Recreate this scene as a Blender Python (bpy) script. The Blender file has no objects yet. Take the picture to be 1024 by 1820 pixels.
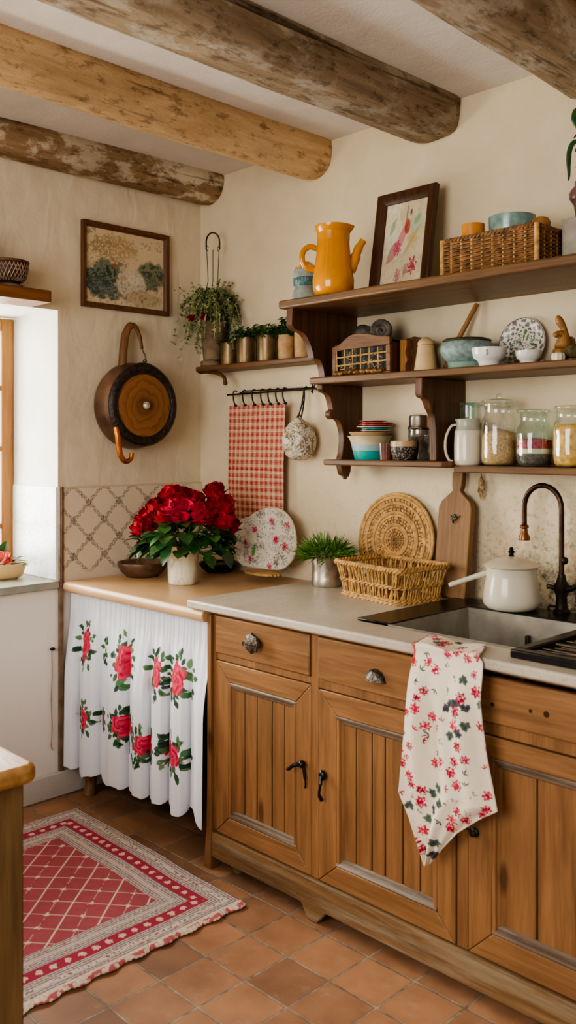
import bpy, bmesh, math, random
import numpy as np
from mathutils import Vector, Matrix, Euler

PI = math.pi
rnd = random.Random(7)
scene = bpy.context.scene
COL = bpy.context.collection

# ---------------------------------------------------------------- colour + materials
def lin(c):
    c = c / 255.0
    return c / 12.92 if c <= 0.04045 else ((c + 0.055) / 1.055) ** 2.4
def S(r, g, b):
    return (lin(r), lin(g), lin(b), 1.0)

class NT:
    def __init__(self, name):
        self.m = bpy.data.materials.new(name)
        self.m.use_nodes = True
        self.t = self.m.node_tree
        self.t.nodes.clear()
        self.out = self.t.nodes.new('ShaderNodeOutputMaterial')
    def n(self, typ, **kw):
        nd = self.t.nodes.new('ShaderNode' + typ)
        for k, v in kw.items():
            if k.startswith('i_'):
                nd.inputs[k[2:].replace('_', ' ')].default_value = v
            else:
                setattr(nd, k, v)
        return nd
    def l(self, a, b):
        self.t.links.new(a, b)
    def bsdf(self, col=None, rough=0.6, metal=0.0, spec=0.4):
        b = self.n('BsdfPrincipled')
        if col is not None:
            b.inputs['Base Color'].default_value = col
        b.inputs['Roughness'].default_value = rough
        b.inputs['Metallic'].default_value = metal
        b.inputs['Specular IOR Level'].default_value = spec
        self.l(b.outputs[0], self.out.inputs[0])
        return b
    def coord(self, scale=(1, 1, 1), rot=(0, 0, 0), which='Object', loc=(0, 0, 0)):
        tc = self.n('TexCoord')
        mp = self.n('Mapping')
        mp.inputs['Scale'].default_value = scale
        mp.inputs['Rotation'].default_value = rot
        mp.inputs['Location'].default_value = loc
        self.l(tc.outputs[which], mp.inputs[0])
        return mp.outputs[0]
    def noise(self, vec, scale, detail=4, rough=0.55, dist=0.0):
        n = self.n('TexNoise')
        n.inputs['Scale'].default_value = scale
        n.inputs['Detail'].default_value = detail
        n.inputs['Roughness'].default_value = rough
        n.inputs['Distortion'].default_value = dist
        if vec is not None:
            self.l(vec, n.inputs['Vector'])
        return n.outputs['Fac']
    def ramp(self, fac, stops):
        r = self.n('ValToRGB')
        e = r.color_ramp.elements
        while len(e) < len(stops):
            e.new(0.5)
        for i, (p, c) in enumerate(stops):
            e[i].position = p
            e[i].color = c
        self.l(fac, r.inputs[0])
        return r.outputs[0]
    def mix(self, fac, a, b, mode='MIX'):
        m = self.n('Mix', data_type='RGBA', blend_type=mode)
        if isinstance(fac, (int, float)):
            m.inputs[0].default_value = fac
        else:
            self.l(fac, m.inputs[0])
        for sock, v in ((m.inputs[6], a), (m.inputs[7], b)):
            if isinstance(v, tuple):
                sock.default_value = v
            else:
                self.l(v, sock)
        return m.outputs[2]
    def math(self, op, a, b=None, c=None):
        m = self.n('Math', operation=op)
        for i, v in enumerate((a, b, c)):
            if v is None:
                continue
            if isinstance(v, (int, float)):
                m.inputs[i].default_value = v
            else:
                self.l(v, m.inputs[i])
        return m.outputs[0]
    def bump(self, b, h, strength=0.3, dist=0.01, prev=None):
        bp = self.n('Bump')
        bp.inputs['Strength'].default_value = strength
        bp.inputs['Distance'].default_value = dist
        self.l(h, bp.inputs['Height'])
        if prev is not None:
            self.l(prev, bp.inputs['Normal'])
        self.l(bp.outputs[0], b.inputs['Normal'])
        return bp.outputs[0]

def plain(name, col, rough=0.5, metal=0.0, spec=0.4, var=0.12, nscale=12.0, bump=0.0, bscale=60.0, dark=None):
    N = NT(name)
    b = N.bsdf(col, rough, metal, spec)
    v = N.coord()
    n = N.noise(v, nscale)
    d = dark or tuple(c * (1 - 2.2 * var) for c in col[:3]) + (1,)
    h = tuple(min(1, c * (1 + var)) for c in col[:3]) + (1,)
    N.l(N.ramp(n, [(0.3, d), (0.7, h)]), b.inputs['Base Color'])
    if bump:
        N.bump(b, N.noise(v, bscale), bump, 0.004)
    return N.m

def wood(name, c1, c2, axis='x', scale=1.0, rough=0.5, knots=True, worn=None, bump=0.25):
    """streaks of noise drawn out along one axis"""
    N = NT(name)
    b = N.bsdf(None, rough, 0, 0.35)
    s = {'x': (0.9, 14, 14), 'y': (14, 0.9, 14), 'z': (14, 14, 0.9)}[axis]
    v = N.coord(tuple(k * scale for k in s))
    n1 = N.noise(v, 1.6, 6, 0.6, 0.9)
    v2 = N.coord(tuple(k * scale * 5 for k in s))
    n2 = N.noise(v2, 1.5, 3, 0.6, 0.3)
    v3 = N.coord()
    n3 = N.noise(v3, 3.0 * scale, 3)
    mid = tuple((a + c) / 2 for a, c in zip(c1, c2))
    col = N.ramp(n1, [(0.28, c1), (0.5, mid), (0.72, c2)])
    dk = N.ramp(n2, [(0.35, (0.68, 0.63, 0.58, 1)), (0.6, (1, 1, 1, 1))])
    col = N.mix(0.5, col, dk, 'MULTIPLY')
    blot = N.ramp(n3, [(0.3, (0.74, 0.71, 0.68, 1)), (0.65, (1.06, 1.04, 1.0, 1))])
    col = N.mix(0.6, col, blot, 'MULTIPLY')
    if knots:
        sv = {'x': (1.2, 4, 4), 'y': (4, 1.2, 4), 'z': (4, 4, 1.2)}[axis]
        vo = N.n('TexVoronoi')
        vo.inputs['Scale'].default_value = 1.7 * scale
        N.l(N.coord(sv), vo.inputs['Vector'])
        k = N.ramp(vo.outputs['Distance'], [(0.05, (0.25, 0.2, 0.17, 1)), (0.11, (1, 1, 1, 1))])
        col = N.mix(0.8, col, k, 'MULTIPLY')
    if worn:
        n4 = N.noise(N.coord(tuple(k * 0.5 for k in s)), 3.0, 6, 0.7)
        col = N.mix(N.ramp(n4, [(0.5, (0, 0, 0, 1)), (0.66, (1, 1, 1, 1))]), col, worn)
    N.l(col, b.inputs['Base Color'])
    N.bump(b, n2, bump, 0.004)
    return N.m

def beam_mat(name, c1, c2, pale, amount):
    N = NT(name)
    b = N.bsdf(None, 0.85, 0, 0.15)
    v = N.coord((9, 0.8, 9))
    n1 = N.noise(v, 2.2, 8, 0.65, 1.2)
    n2 = N.noise(N.coord((1, 0.5, 1)), 9, 8, 0.7)
    n5 = N.noise(N.coord((1, 0.35, 1)), 3.5, 5, 0.6)
    col = N.ramp(n1, [(0.3, c1), (0.68, c2)])
    col = N.mix(N.ramp(n2, [(0.5, (0, 0, 0, 1)), (0.5 + 0.22 / max(amount, .1) * .3, (1, 1, 1, 1))]), col, pale) if amount else col
    spk = N.ramp(N.noise(N.coord((1, .4, 1)), 34, 5, 0.7), [(0.36, (0.3, 0.26, 0.22, 1)), (0.47, (1, 1, 1, 1))])
    col = N.mix(0.65, col, spk, 'MULTIPLY')
    big = N.ramp(n5, [(0.35, (0.5, 0.46, 0.42, 1)), (0.6, (1, 1, 1, 1))])
    col = N.mix(0.75, col, big, 'MULTIPLY')
    crack = N.ramp(N.noise(N.coord((16, 0.55, 16)), 1.7, 3, 0.5, 0.5), [(0.30, (0.16, 0.13, 0.1, 1)), (0.36, (1, 1, 1, 1))])
    col = N.mix(0.7, col, crack, 'MULTIPLY')
    N.l(col, b.inputs['Base Color'])
    p = N.bump(b, n2, 0.6, 0.02)
    N.bump(b, n1, 0.55, 0.02, p)
    return N.m

def painted(name, rough=0.8, weave=0.0, spec=0.2, wscale=900, trans=0.0):
    """colour comes from the vertex colours that this script computes"""
    N = NT(name)
    b = N.bsdf(None, rough, 0, spec)
    a = N.n('Attribute', attribute_name='Col')
    N.l(a.outputs['Color'], b.inputs['Base Color'])
    if weave:
        N.bump(b, N.noise(N.coord(), wscale, 2), weave, 0.002)
    if trans:
        tl = N.n('BsdfTranslucent')
        N.l(a.outputs['Color'], tl.inputs[0])
        ms = N.n('MixShader')
        ms.inputs[0].default_value = trans
        N.l(b.outputs[0], ms.inputs[1]); N.l(tl.outputs[0], ms.inputs[2])
        N.l(ms.outputs[0], N.out.inputs[0])
    return N.m

def glass(name, tint=(0.97, 0.99, 0.97, 1), rough=0.03, strength=1.0):
    """thin blown glass: clear face on, mirror-like at the grazing rims"""
    N = NT(name)
    t = N.n('BsdfTransparent'); t.inputs[0].default_value = tint
    g = N.n('BsdfGlossy'); g.inputs['Roughness'].default_value = rough
    g.inputs['Color'].default_value = (0.95, 0.97, 0.95, 1)
    lw = N.n('LayerWeight'); lw.inputs[0].default_value = 0.35
    bp = N.n('Bump'); bp.inputs['Strength'].default_value = 0.15; bp.inputs['Distance'].default_value = 0.01
    N.l(N.noise(N.coord(), 22, 2), bp.inputs['Height'])
    N.l(bp.outputs[0], g.inputs['Normal'])
    f = N.math('MULTIPLY_ADD', N.math('POWER', lw.outputs['Facing'], 1.8), 0.85 * strength, 0.08)
    ms = N.n('MixShader'); N.l(f, ms.inputs[0])
    N.l(t.outputs[0], ms.inputs[1]); N.l(g.outputs[0], ms.inputs[2])
    N.l(ms.outputs[0], N.out.inputs[0])
    return N.m

# ---------------------------------------------------------------- mesh builder
class MB:
    def __init__(self):
        self.v = []; self.f = []; self.mi = []
    def add(self, vs, fs, M=None, mi=0):
        o = len(self.v)
        if M is not None:
            vs = [tuple(M @ Vector(p)) for p in vs]
        self.v.extend(tuple(p) for p in vs)
        for f in fs:
            self.f.append(tuple(i + o for i in f)); self.mi.append(mi)
        return self
    def box(self, x0, x1, y0, y1, z0, z1, M=None, mi=0):
        vs = [(x, y, z) for x in (x0, x1) for y in (y0, y1) for z in (z0, z1)]
        fs = [(0, 1, 3, 2), (4, 6, 7, 5), (0, 4, 5, 1), (2, 3, 7, 6), (0, 2, 6, 4), (1, 5, 7, 3)]
        return self.add(vs, fs, M, mi)
    def tube(self, pts, r, n=8, closed=False, M=None, mi=0, flat=1.0):
        pts = [Vector(p) for p in pts]
        k = len(pts)
        rs = r if isinstance(r, (list, tuple)) else [r] * k
        vs = []; fs = []
        up = None
        for i, p in enumerate(pts):
            a = pts[(i - 1) % k] if (closed or i > 0) else p
            c = pts[(i + 1) % k] if (closed or i < k - 1) else p
            d = (c - a)
            d = d.normalized() if d.length > 1e-9 else Vector((0, 0, 1))
            if up is None:
                up = d.orthogonal().normalized()
            up = (up - d * up.dot(d))
            up = up.normalized() if up.length > 1e-6 else d.orthogonal().normalized()
            s = d.cross(up)
            for j in range(n):
                t = 2 * PI * j / n
                vs.append(p + (up * math.cos(t) + s * math.sin(t) * flat) * rs[i])
        for i in range(k if closed else k - 1):
            for j in range(n):
                i2 = (i + 1) % k; j2 = (j + 1) % n
                fs.append((i * n + j, i * n + j2, i2 * n + j2, i2 * n + j))
        if not closed:
            fs.append(tuple(reversed(range(n)))); fs.append(tuple((k - 1) * n + j for j in range(n)))
        return self.add(vs, fs, M, mi)
    def lathe(self, prof, n=32, M=None, mi=0, lobes=None):
        """prof: (radius, z) pairs from one end to the other; lobes(theta, z) scales the radius"""
        vs = []; fs = []; rows = []
        for (r, z) in prof:
            if r < 1e-6:
                rows.append([len(vs)]); vs.append((0, 0, z))
            else:
                row = []
                for j in range(n):
                    t = 2 * PI * j / n
                    q = r * (lobes(t, z) if lobes else 1)
                    row.append(len(vs)); vs.append((q * math.cos(t), q * math.sin(t), z))
                rows.append(row)
        for a, b in zip(rows, rows[1:]):
            if len(a) == 1 and len(b) == 1:
                continue
            for j in range(n):
                j2 = (j + 1) % n
                if len(a) == 1:
                    fs.append((a[0], b[j2], b[j]))
                elif len(b) == 1:
                    fs.append((a[j], a[j2], b[0]))
                else:
                    fs.append((a[j], a[j2], b[j2], b[j]))
        return self.add(vs, fs, M, mi)
    def prism(self, poly, d0, d1, plane='xz', M=None, mi=0):
        def at(a, b, d):
            return {'xz': (a, d, b), 'yz': (d, a, b), 'xy': (a, b, d)}[plane]
        n = len(poly)
        vs = [at(a, b, d0) for a, b in poly] + [at(a, b, d1) for a, b in poly]
        fs = [tuple(range(n)), tuple(reversed(range(n, 2 * n)))]
        for i in range(n):
            j = (i + 1) % n
            fs.append((i, i + n, j + n, j))
        return self.add(vs, fs, M, mi)
    def ball(self, c, r, sc=(1, 1, 1), n=16, m=10, M=None, mi=0, wob=0.0, seed=0):
        rr = random.Random(seed); ph = [rr.uniform(0, 6.28) for _ in range(6)]
        vs = []; fs = []; rows = []
        for i in range(m + 1):
            a = PI * i / m
            if i in (0, m):
                rows.append([len(vs)]); vs.append((c[0], c[1], c[2] + r * sc[2] * math.cos(a)))
                continue
            row = []
            for j in range(n):
                t = 2 * PI * j / n
                q = r * (1 + wob * (math.sin(2 * t + ph[0] + 2 * a) + 0.7 * math.sin(3 * t + ph[1] - 3 * a) + 0.5 * math.sin(5 * a + ph[2] + t)))
                row.append(len(vs))
                vs.append((c[0] + q * sc[0] * math.sin(a) * math.cos(t), c[1] + q * sc[1] * math.sin(a) * math.sin(t), c[2] + q * sc[2] * math.cos(a)))
            rows.append(row)
        for a, b in zip(rows, rows[1:]):
            for j in range(n):
                j2 = (j + 1) % n
                if len(a) == 1: fs.append((a[0], b[j], b[j2]))
                elif len(b) == 1: fs.append((a[j2], a[j], b[0]))
                else: fs.append((a[j2], a[j], b[j], b[j2]))
        return self.add(vs, fs, M, mi)
    def leaf(self, p, d, L, W, droop=0.25, up=None, mi=0, fold=0.2):
        p = Vector(p); d = Vector(d).normalized()
        u = Vector(up) if up else Vector((0, 0, 1))
        s = d.cross(u)
        s = s.normalized() if s.length > 1e-4 else d.orthogonal().normalized()
        nrm = s.cross(d).normalized()
        rows = [(0, 0.05), (0.25, 0.42), (0.55, 0.5), (0.82, 0.3), (1.0, 0.02)]
        vs = []
        for t, w in rows:
            c = p + d * (L * t) - Vector((0, 0, 1)) * (droop * L * t * t)
            vs += [c - s * W * w + nrm * W * w * fold * 2, c, c + s * W * w + nrm * W * w * fold * 2]
        fs = []
        for i in range(len(rows) - 1):
            a = i * 3
            fs += [(a, a + 1, a + 4, a + 3), (a + 1, a + 2, a + 5, a + 4)]
        return self.add(vs, fs, None, mi)
    def petal(self, p, d, L, W, up, cup=.35, seed=0):
        p = Vector(p); d = Vector(d).normalized(); u = Vector(up)
        s = d.cross(u); s = s.normalized() if s.length > 1e-4 else d.orthogonal().normalized()
        nrm = s.cross(d).normalized(); rr = random.Random(seed)
        vs = []; fs = []
        for i, (t, w) in enumerate(((0, .12), (.25, .62), (.55, .98), (.8, .95), (.95, .66), (1.02, .25))):
            for j in range(7):
                q = (j - 3) / 3
                ruf = .07 * L * math.sin(q * 7 + seed) * t
                c = p + d * (L * t * (1 - .10 * q * q * t)) + s * (W * .5 * w * q) + nrm * (cup * L * (t * (1 - t) * 1.6 + .35 * q * q * w) + ruf)
                vs.append(c)
        for i in range(5):
            for j in range(6):
                a = i * 7 + j; fs.append((a, a + 1, a + 8, a + 7))
        return self.add(vs, fs)
    def build(self, name, mat, parent=None, smooth=True, ang=38, bevel=0.0, seg=2, loc=None, subs=0, solid=0.0):
        me = bpy.data.meshes.new(name)
        me.from_pydata(self.v, [], self.f)
        mats = mat if isinstance(mat, (list, tuple)) else [mat]
        for m in mats:
            me.materials.append(m)
        if len(mats) > 1:
            me.polygons.foreach_set('material_index', self.mi)
        bm = bmesh.new(); bm.from_mesh(me)
        bmesh.ops.recalc_face_normals(bm, faces=bm.faces)
        bm.to_mesh(me); bm.free()
        if smooth:
            me.polygons.foreach_set('use_smooth', [True] * len(me.polygons))
            me.set_sharp_from_angle(angle=math.radians(ang))
        o = bpy.data.objects.new(name, me)
        COL.objects.link(o)
        if parent is not None:
            o.parent = parent
        if loc is not None:
            o.location = loc
        if solid:
            md = o.modifiers.new('thick', 'SOLIDIFY'); md.thickness = solid; md.offset = 0
        if bevel:
            md = o.modifiers.new('bevel', 'BEVEL'); md.width = bevel; md.segments = seg; md.limit_method = 'ANGLE'
            md.angle_limit = math.radians(40); md.harden_normals = False
        if subs:
            md = o.modifiers.new('sub', 'SUBSURF'); md.levels = subs; md.render_levels = subs
        return o

def thing(name, label, cat, loc=(0, 0, 0), rotz=0.0, group=None):
    o = bpy.data.objects.new(name, None)
    o.empty_display_size = 0.05
    COL.objects.link(o)
    o.location = loc; o.rotation_euler = (0, 0, rotz)
    o['label'] = label; o['category'] = cat
    if group: o['group'] = group
    return o
def tag(o, label, cat, group=None):
    o['label'] = label; o['category'] = cat
    if group: o['group'] = group
    return o
def struct(o):
    o['kind'] = 'structure'
    return o
def copy_tree(root, loc, rotz, label):
    r = root.copy(); COL.objects.link(r); r.location = loc; r.rotation_euler = (0, 0, rotz); r['label'] = label
    for ch in list(root.children):
        c = ch.copy(); COL.objects.link(c); c.parent = r
        for g in list(ch.children):
            d = g.copy(); COL.objects.link(d); d.parent = c
    return r
def rotM(ax, deg, loc=(0, 0, 0)):
    return Matrix.Translation(loc) @ Matrix.Rotation(math.radians(deg), 4, ax)
def arc(c, r, a0, a1, n, plane='xz', d=0.0):
    out = []
    for i in range(n + 1):
        t = math.radians(a0 + (a1 - a0) * i / n)
        a, b = c[0] + r * math.cos(t), c[1] + r * math.sin(t)
        out.append({'xz': (a, d, b), 'yz': (d, a, b), 'xy': (a, b, d)}[plane])
    return out
def spline(pts, n=8):
    """Catmull-Rom through 3-D points"""
    P = [Vector(p) for p in pts]
    P = [P[0] * 2 - P[1]] + P + [P[-1] * 2 - P[-2]]
    out = []
    for i in range(1, len(P) - 2):
        for k in range(n):
            t = k / n
            a, b, c, d = P[i - 1], P[i], P[i + 1], P[i + 2]
            out.append(0.5 * ((2 * b) + (c - a) * t + (2 * a - 5 * b + 4 * c - d) * t * t + (3 * b - a - 3 * c + d) * t ** 3))
    out.append(P[-2])
    return out

# ---------------------------------------------------------------- numpy painting
def hsh(ix, iy, seed):
    h = (ix.astype(np.int64) * 374761393 + iy.astype(np.int64) * 668265263 + seed * 982451653) & 0xffffffff
    h = ((h ^ (h >> 13)) * 1274126177) & 0xffffffff
    return ((h ^ (h >> 16)) & 0xffff) / 65535.0
def vnoise(x, y, seed=0):
    xi = np.floor(x); yi = np.floor(y)
    fx = x - xi; fy = y - yi
    fx = fx * fx * (3 - 2 * fx); fy = fy * fy * (3 - 2 * fy)
    a = hsh(xi, yi, seed); b = hsh(xi + 1, yi, seed); c = hsh(xi, yi + 1, seed); d = hsh(xi + 1, yi + 1, seed)
    return (a * (1 - fx) + b * fx) * (1 - fy) + (c * (1 - fx) + d * fx) * fy
def fbm(x, y, seed=0, o=4):
    s = 0; a = 0.5; t = 0
    for i in range(o):
        s = s + a * vnoise(x * 2 ** i, y * 2 ** i, seed + i * 17); t += a; a *= 0.55
    return s / t
def C3(r, g, b):
    return np.array([lin(r), lin(g), lin(b)])
def lay(col, mask, c):
    m = np.clip(mask, 0, 1)[:, None]
    col[:] = col * (1 - m) + c * m
def sm(x, e0, e1):
    t = np.clip((x - e0) / (e1 - e0), 0, 1)
    return t * t * (3 - 2 * t)
def ell(x, y, cx, cy, rx, ry, ang=0.0):
    c, s = math.cos(ang), math.sin(ang)
    dx = x - cx; dy = y - cy
    return np.sqrt(((dx * c + dy * s) / rx) ** 2 + ((-dx * s + dy * c) / ry) ** 2)
def leafmask(x, y, cx, cy, L, W, ang):
    c, s = math.cos(ang), math.sin(ang)
    u = ((x - cx) * c + (y - cy) * s) / L
    w = np.abs(-(x - cx) * s + (y - cy) * c) / W
    return ((u > 0) & (u < 1) & (w < np.sin(np.clip(u, 0, 1) * PI) * 0.5)).astype(float)
GREENS = [C3(44, 84, 52), C3(66, 108, 66), C3(36, 66, 48), C3(98, 128, 84)]
def rose(col, x, y, cx, cy, rx, ry, seed, leaves=9, spread=1.0):
    rr = random.Random(seed)
    for i in range(leaves * 4):
        a = 2 * PI * i / leaves + rr.uniform(-.35, .35)
        far = (0.75, 0.95, 1.2, 1.4)[i // leaves] * rr.uniform(.85, 1.1)
        L = rr.uniform(.5, .9) * (rx + ry) * .55 * spread
        px, py = cx + far * rx * math.cos(a), cy + far * ry * math.sin(a)
        m = leafmask(x, y, px, py, L, L * .55, a + rr.uniform(-.9, .9))
        lay(col, m * .95, GREENS[rr.randrange(4)] * rr.uniform(.7, 1.3))
    th = np.arctan2((y - cy) / ry, (x - cx) / rx)
    r = ell(x, y, cx, cy, rx, ry)
    edge = 1 + .1 * np.sin(th * 5 + seed) + .05 * np.sin(th * 9 + 2 * seed)
    inside = r < edge
    pet = np.sin(th * 3 + r * 11 + 3 * fbm(x * 40, y * 40, seed)) * .5 + .5
    pet2 = np.sin(r * 16 + 2 * np.sin(th * 4 + seed)) * .5 + .5
    k = np.clip(.55 * pet + .45 * pet2, 0, 1)[:, None]
    c = C3(190, 26, 64) * (1 - k) + C3(232, 92, 116) * k
    c = c * (1 - .45 * np.clip(1 - r / .35, 0, 1))[:, None]
    m = inside.astype(float)
    col[:] = col * (1 - m[:, None]) + c * m[:, None]
def blossom(col, x, y, cx, cy, r, seed, c, speck=True):
    th = np.arctan2(y - cy, x - cx)
    d = ell(x, y, cx, cy, r, r)
    n = vnoise(x / r * 4 + seed * 3.1, y / r * 4, seed)
    e = 1 + .2 * np.sin(th * 7 + seed)
    lay(col, ((d < e) & ((n > .30) | (d < .4))).astype(float), c)
    if speck:
        lay(col, ((d < e * .8) & (n > .78)).astype(float), c * .35 + .5 * C3(240, 214, 200))

def sheet(name, mat, nu, nv, fn, paint, parent=None, solid=0.0, keep=None, loc=None, smooth=True):
    """a fine grid: fn(u, v) gives positions, paint(u, v, xyz) gives colours; keep drops faces outside an outline"""
    u, v = np.meshgrid(np.linspace(0, 1, nu), np.linspace(0, 1, nv))
    u = u.ravel(); v = v.ravel()
    X = np.stack(fn(u, v), 1)
    idx = np.arange(nu * nv).reshape(nv, nu)
    F = np.stack([idx[:-1, :-1].ravel(), idx[:-1, 1:].ravel(), idx[1:, 1:].ravel(), idx[1:, :-1].ravel()], 1)
    if keep is not None:
        k = keep(u, v, X)
        F = F[k[F].all(1)]
    me = bpy.data.meshes.new(name)
    me.vertices.add(len(X)); me.vertices.foreach_set('co', X.astype(np.float32).ravel())
    me.loops.add(F.size); me.loops.foreach_set('vertex_index', F.astype(np.int32).ravel())
    me.polygons.add(len(F)); me.polygons.foreach_set('loop_start', np.arange(0, F.size, 4, dtype=np.int32))
    me.update(calc_edges=True)
    if smooth:
        me.polygons.foreach_set('use_smooth', np.ones(len(F), dtype=bool))
    col = paint(u, v, X)
    at = me.color_attributes.new('Col', 'FLOAT_COLOR', 'POINT')
    at.data.foreach_set('color', np.concatenate([col, np.ones((len(col), 1))], 1).astype(np.float32).ravel())
    if keep is not None:
        bm = bmesh.new(); bm.from_mesh(me)
        bmesh.ops.delete(bm, geom=[q for q in bm.verts if not q.link_faces], context='VERTS')
        bm.to_mesh(me); bm.free()
    me.materials.append(mat)
    o = bpy.data.objects.new(name, me); COL.objects.link(o)
    if parent is not None: o.parent = parent
    if loc is not None: o.location = loc
    if solid:
        md = o.modifiers.new('thick', 'SOLIDIFY'); md.thickness = solid; md.offset = 0
    return o

# ---------------------------------------------------------------- shared materials
W_PINE = S(178, 118, 66); W_PINE2 = S(138, 82, 40)
M_pine_x = wood('honey pine, grain along x', S(116, 82, 51), S(163, 119, 77), 'x', 1.0, 0.40)
M_pine_z = wood('honey pine, grain upright', S(111, 78, 48), S(158, 114, 73), 'z', 1.0, 0.42)
M_pine_dark = wood('worn pine plinth', S(96, 70, 44), S(150, 116, 76), 'x', 1.3, 0.7, worn=S(140, 124, 100))
M_mould = wood('worn grey moulding', S(84, 66, 50), S(140, 122, 104), 'x', 2.0, 0.5, knots=False, worn=S(150, 140, 128))
M_shelf = wood('dark walnut shelf', S(80, 55, 31), S(128, 92, 56), 'x', 1.4, 0.45)
M_bracket = wood('dark walnut bracket', S(70, 42, 24), S(110, 72, 42), 'z', 1.4, 0.42)
M_sill_wood = wood('brown oak board', S(104, 64, 32), S(150, 98, 54), 'y', 1.0, 0.5)
M_winframe = wood('honey window frame', S(138, 94, 50), S(176, 128, 74), 'z', 1.0, 0.5, knots=False)
M_frame = wood('dark picture frame wood', S(48, 26, 14), S(92, 56, 30), 'z', 2.0, 0.38, knots=False)
M_frame2 = wood('brown picture frame wood', S(76, 46, 26), S(116, 76, 44), 'z', 2.0, 0.5, knots=False)
M_board = wood('cutting board wood', S(116, 84, 52), S(150, 114, 74), 'z', 1.2, 0.6, knots=False)
M_tabletop = plain('tan table top', S(196, 156, 112), 0.32, 0, 0.5, 0.06, 6)
M_fg_table = wood('pale oak table', S(150, 108, 60), S(196, 152, 98), 'x', 1.0, 0.35, knots=False)
M_fg_leg = wood('grey oak leg', S(96, 72, 42), S(140, 112, 72), 'z', 1.0, 0.7)
M_iron = plain('dark iron', S(52, 44, 38), 0.45, 0.8, 0.5, 0.2, 40, 0.2, 120)
M_black = plain('black metal', S(30, 27, 26), 0.3, 0.5, 0.5, 0.2, 20)
M_chrome = plain('bright wire', S(190, 186, 180), 0.22, 1.0, 0.5, 0.1, 30)
M_pewter = plain('pewter', S(112, 104, 92), 0.38, 0.9, 0.5, 0.35, 90, 0.6, 160)
M_bronze = plain('oiled bronze', S(70, 50, 38), 0.32, 0.85, 0.5, 0.25, 25)
M_copper = plain('copper', S(190, 116, 54), 0.28, 0.9, 0.5, 0.15, 14)
M_white_enamel = plain('cream enamel', S(210, 201, 178), 0.16, 0, 0.55, 0.03, 4)
M_white_china = plain('white china', S(226, 220, 212), 0.2, 0, 0.5, 0.03, 8)
M_yellow = plain('amber glaze', S(216, 138, 8), 0.14, 0, 0.6, 0.1, 7)
M_orange = plain('orange glaze', S(206, 132, 30), 0.4, 0, 0.4, 0.1, 14)
M_brown_glaze = plain('brown stoneware', S(92, 66, 48), 0.35, 0, 0.5, 0.25, 18, 0.2, 70)
M_brown_in = plain('brown glaze inside', S(124, 82, 40), 0.3, 0, 0.5, 0.3, 30)
M_teal = plain('teal glaze', S(40, 162, 152), 0.25, 0, 0.5, 0.12, 20)
M_seafoam = plain('sea green glaze', S(134, 154, 148), 0.35, 0, 0.5, 0.2, 60, 0.5, 240)
M_celadon = plain('celadon foot', S(128, 158, 138), 0.4, 0, 0.4, 0.12, 25)
M_greyblue = plain('grey blue stoneware', S(132, 140, 132), 0.55, 0, 0.35, 0.2, 25, 0.2, 80)
M_tealband = plain('teal ribbed glaze', S(62, 104, 104), 0.4, 0, 0.4, 0.35, 90, 0.3, 120)
M_cream = plain('cream glaze', S(210, 196, 160), 0.3, 0, 0.5, 0.1, 18)
M_tan = plain('tan glaze', S(190, 158, 112), 0.35, 0, 0.5, 0.12, 18)
M_red = plain('red glaze', S(196, 62, 46), 0.3, 0, 0.5, 0.15, 18)
M_red2 = plain('coral glaze', S(214, 112, 84), 0.35, 0, 0.5, 0.12, 18)
M_bronze_pot = plain('aged brass pot', S(136, 112, 78), 0.36, 0.65, 0.5, 0.25, 12, 0.15, 50)
M_terra = plain('pale cork pot', S(188, 150, 104), 0.7, 0, 0.25, 0.15, 30, 0.4, 70)
M_clay = plain('grey brown clay', S(128, 108, 84), 0.8, 0, 0.2, 0.25, 14, 0.4, 40)
M_leaf = plain('green leaves', S(66, 104, 46), 0.45, 0, 0.4, 0.35, 18)
M_leaf_dk = plain('dark green leaves', S(42, 84, 40), 0.35, 0, 0.5, 0.35, 14)
M_leaf_pale = plain('olive leaves', S(172, 176, 122), 0.55, 0, 0.3, 0.3, 24)
M_grass = plain('bright grass blades', S(100, 142, 56), 0.45, 0, 0.4, 0.32, 30)
M_straw = plain('wicker straw', S(196, 152, 92), 0.6, 0, 0.3, 0.25, 45, 0.35, 150)
M_straw_dk = plain('brown wicker', S(138, 96, 56), 0.6, 0, 0.3, 0.35, 40, 0.35, 150)
M_shade_and_knots = plain('wicker shade and knot brown', S(62, 40, 22), 0.8, 0, 0.2, 0.2, 40)  # wicker shade put into the colour; also for board joints and knots
M_petal = plain('crimson petals', S(160, 8, 32), 0.75, 0, 0.15, 0.35, 22)
M_petal2 = plain('cerise petals', S(190, 20, 56), 0.75, 0, 0.15, 0.25, 22)
M_pink = plain('coral pink petals', S(240, 110, 100), 0.5, 0, 0.3, 0.2, 30)
M_soil = plain('soil', S(58, 44, 32), 0.95, 0, 0.1, 0.3, 60, 0.6, 80)
M_stone_grey = plain('grey stone', S(116, 104, 92), 0.65, 0, 0.3, 0.4, 22, 0.4, 60)
M_stone_dark = plain('black stone', S(38, 33, 29), 0.6, 0, 0.4, 0.5, 22, 0.5, 50)
M_carved = wood('carved honey wood', S(130, 86, 42), S(186, 136, 76), 'z', 2.5, 0.45, knots=False)
M_glass = glass('clear glass')
M_glass_green = glass('green tinted glass', (0.86, 0.95, 0.93, 1))
M_cork = plain('blond wood', S(206, 172, 122), 0.5, 0, 0.35, 0.06, 12)
M_ivory = plain('old ivory glaze', S(222, 208, 176), 0.35, 0, 0.4, 0.1, 16, 0.5, 34)

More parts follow.
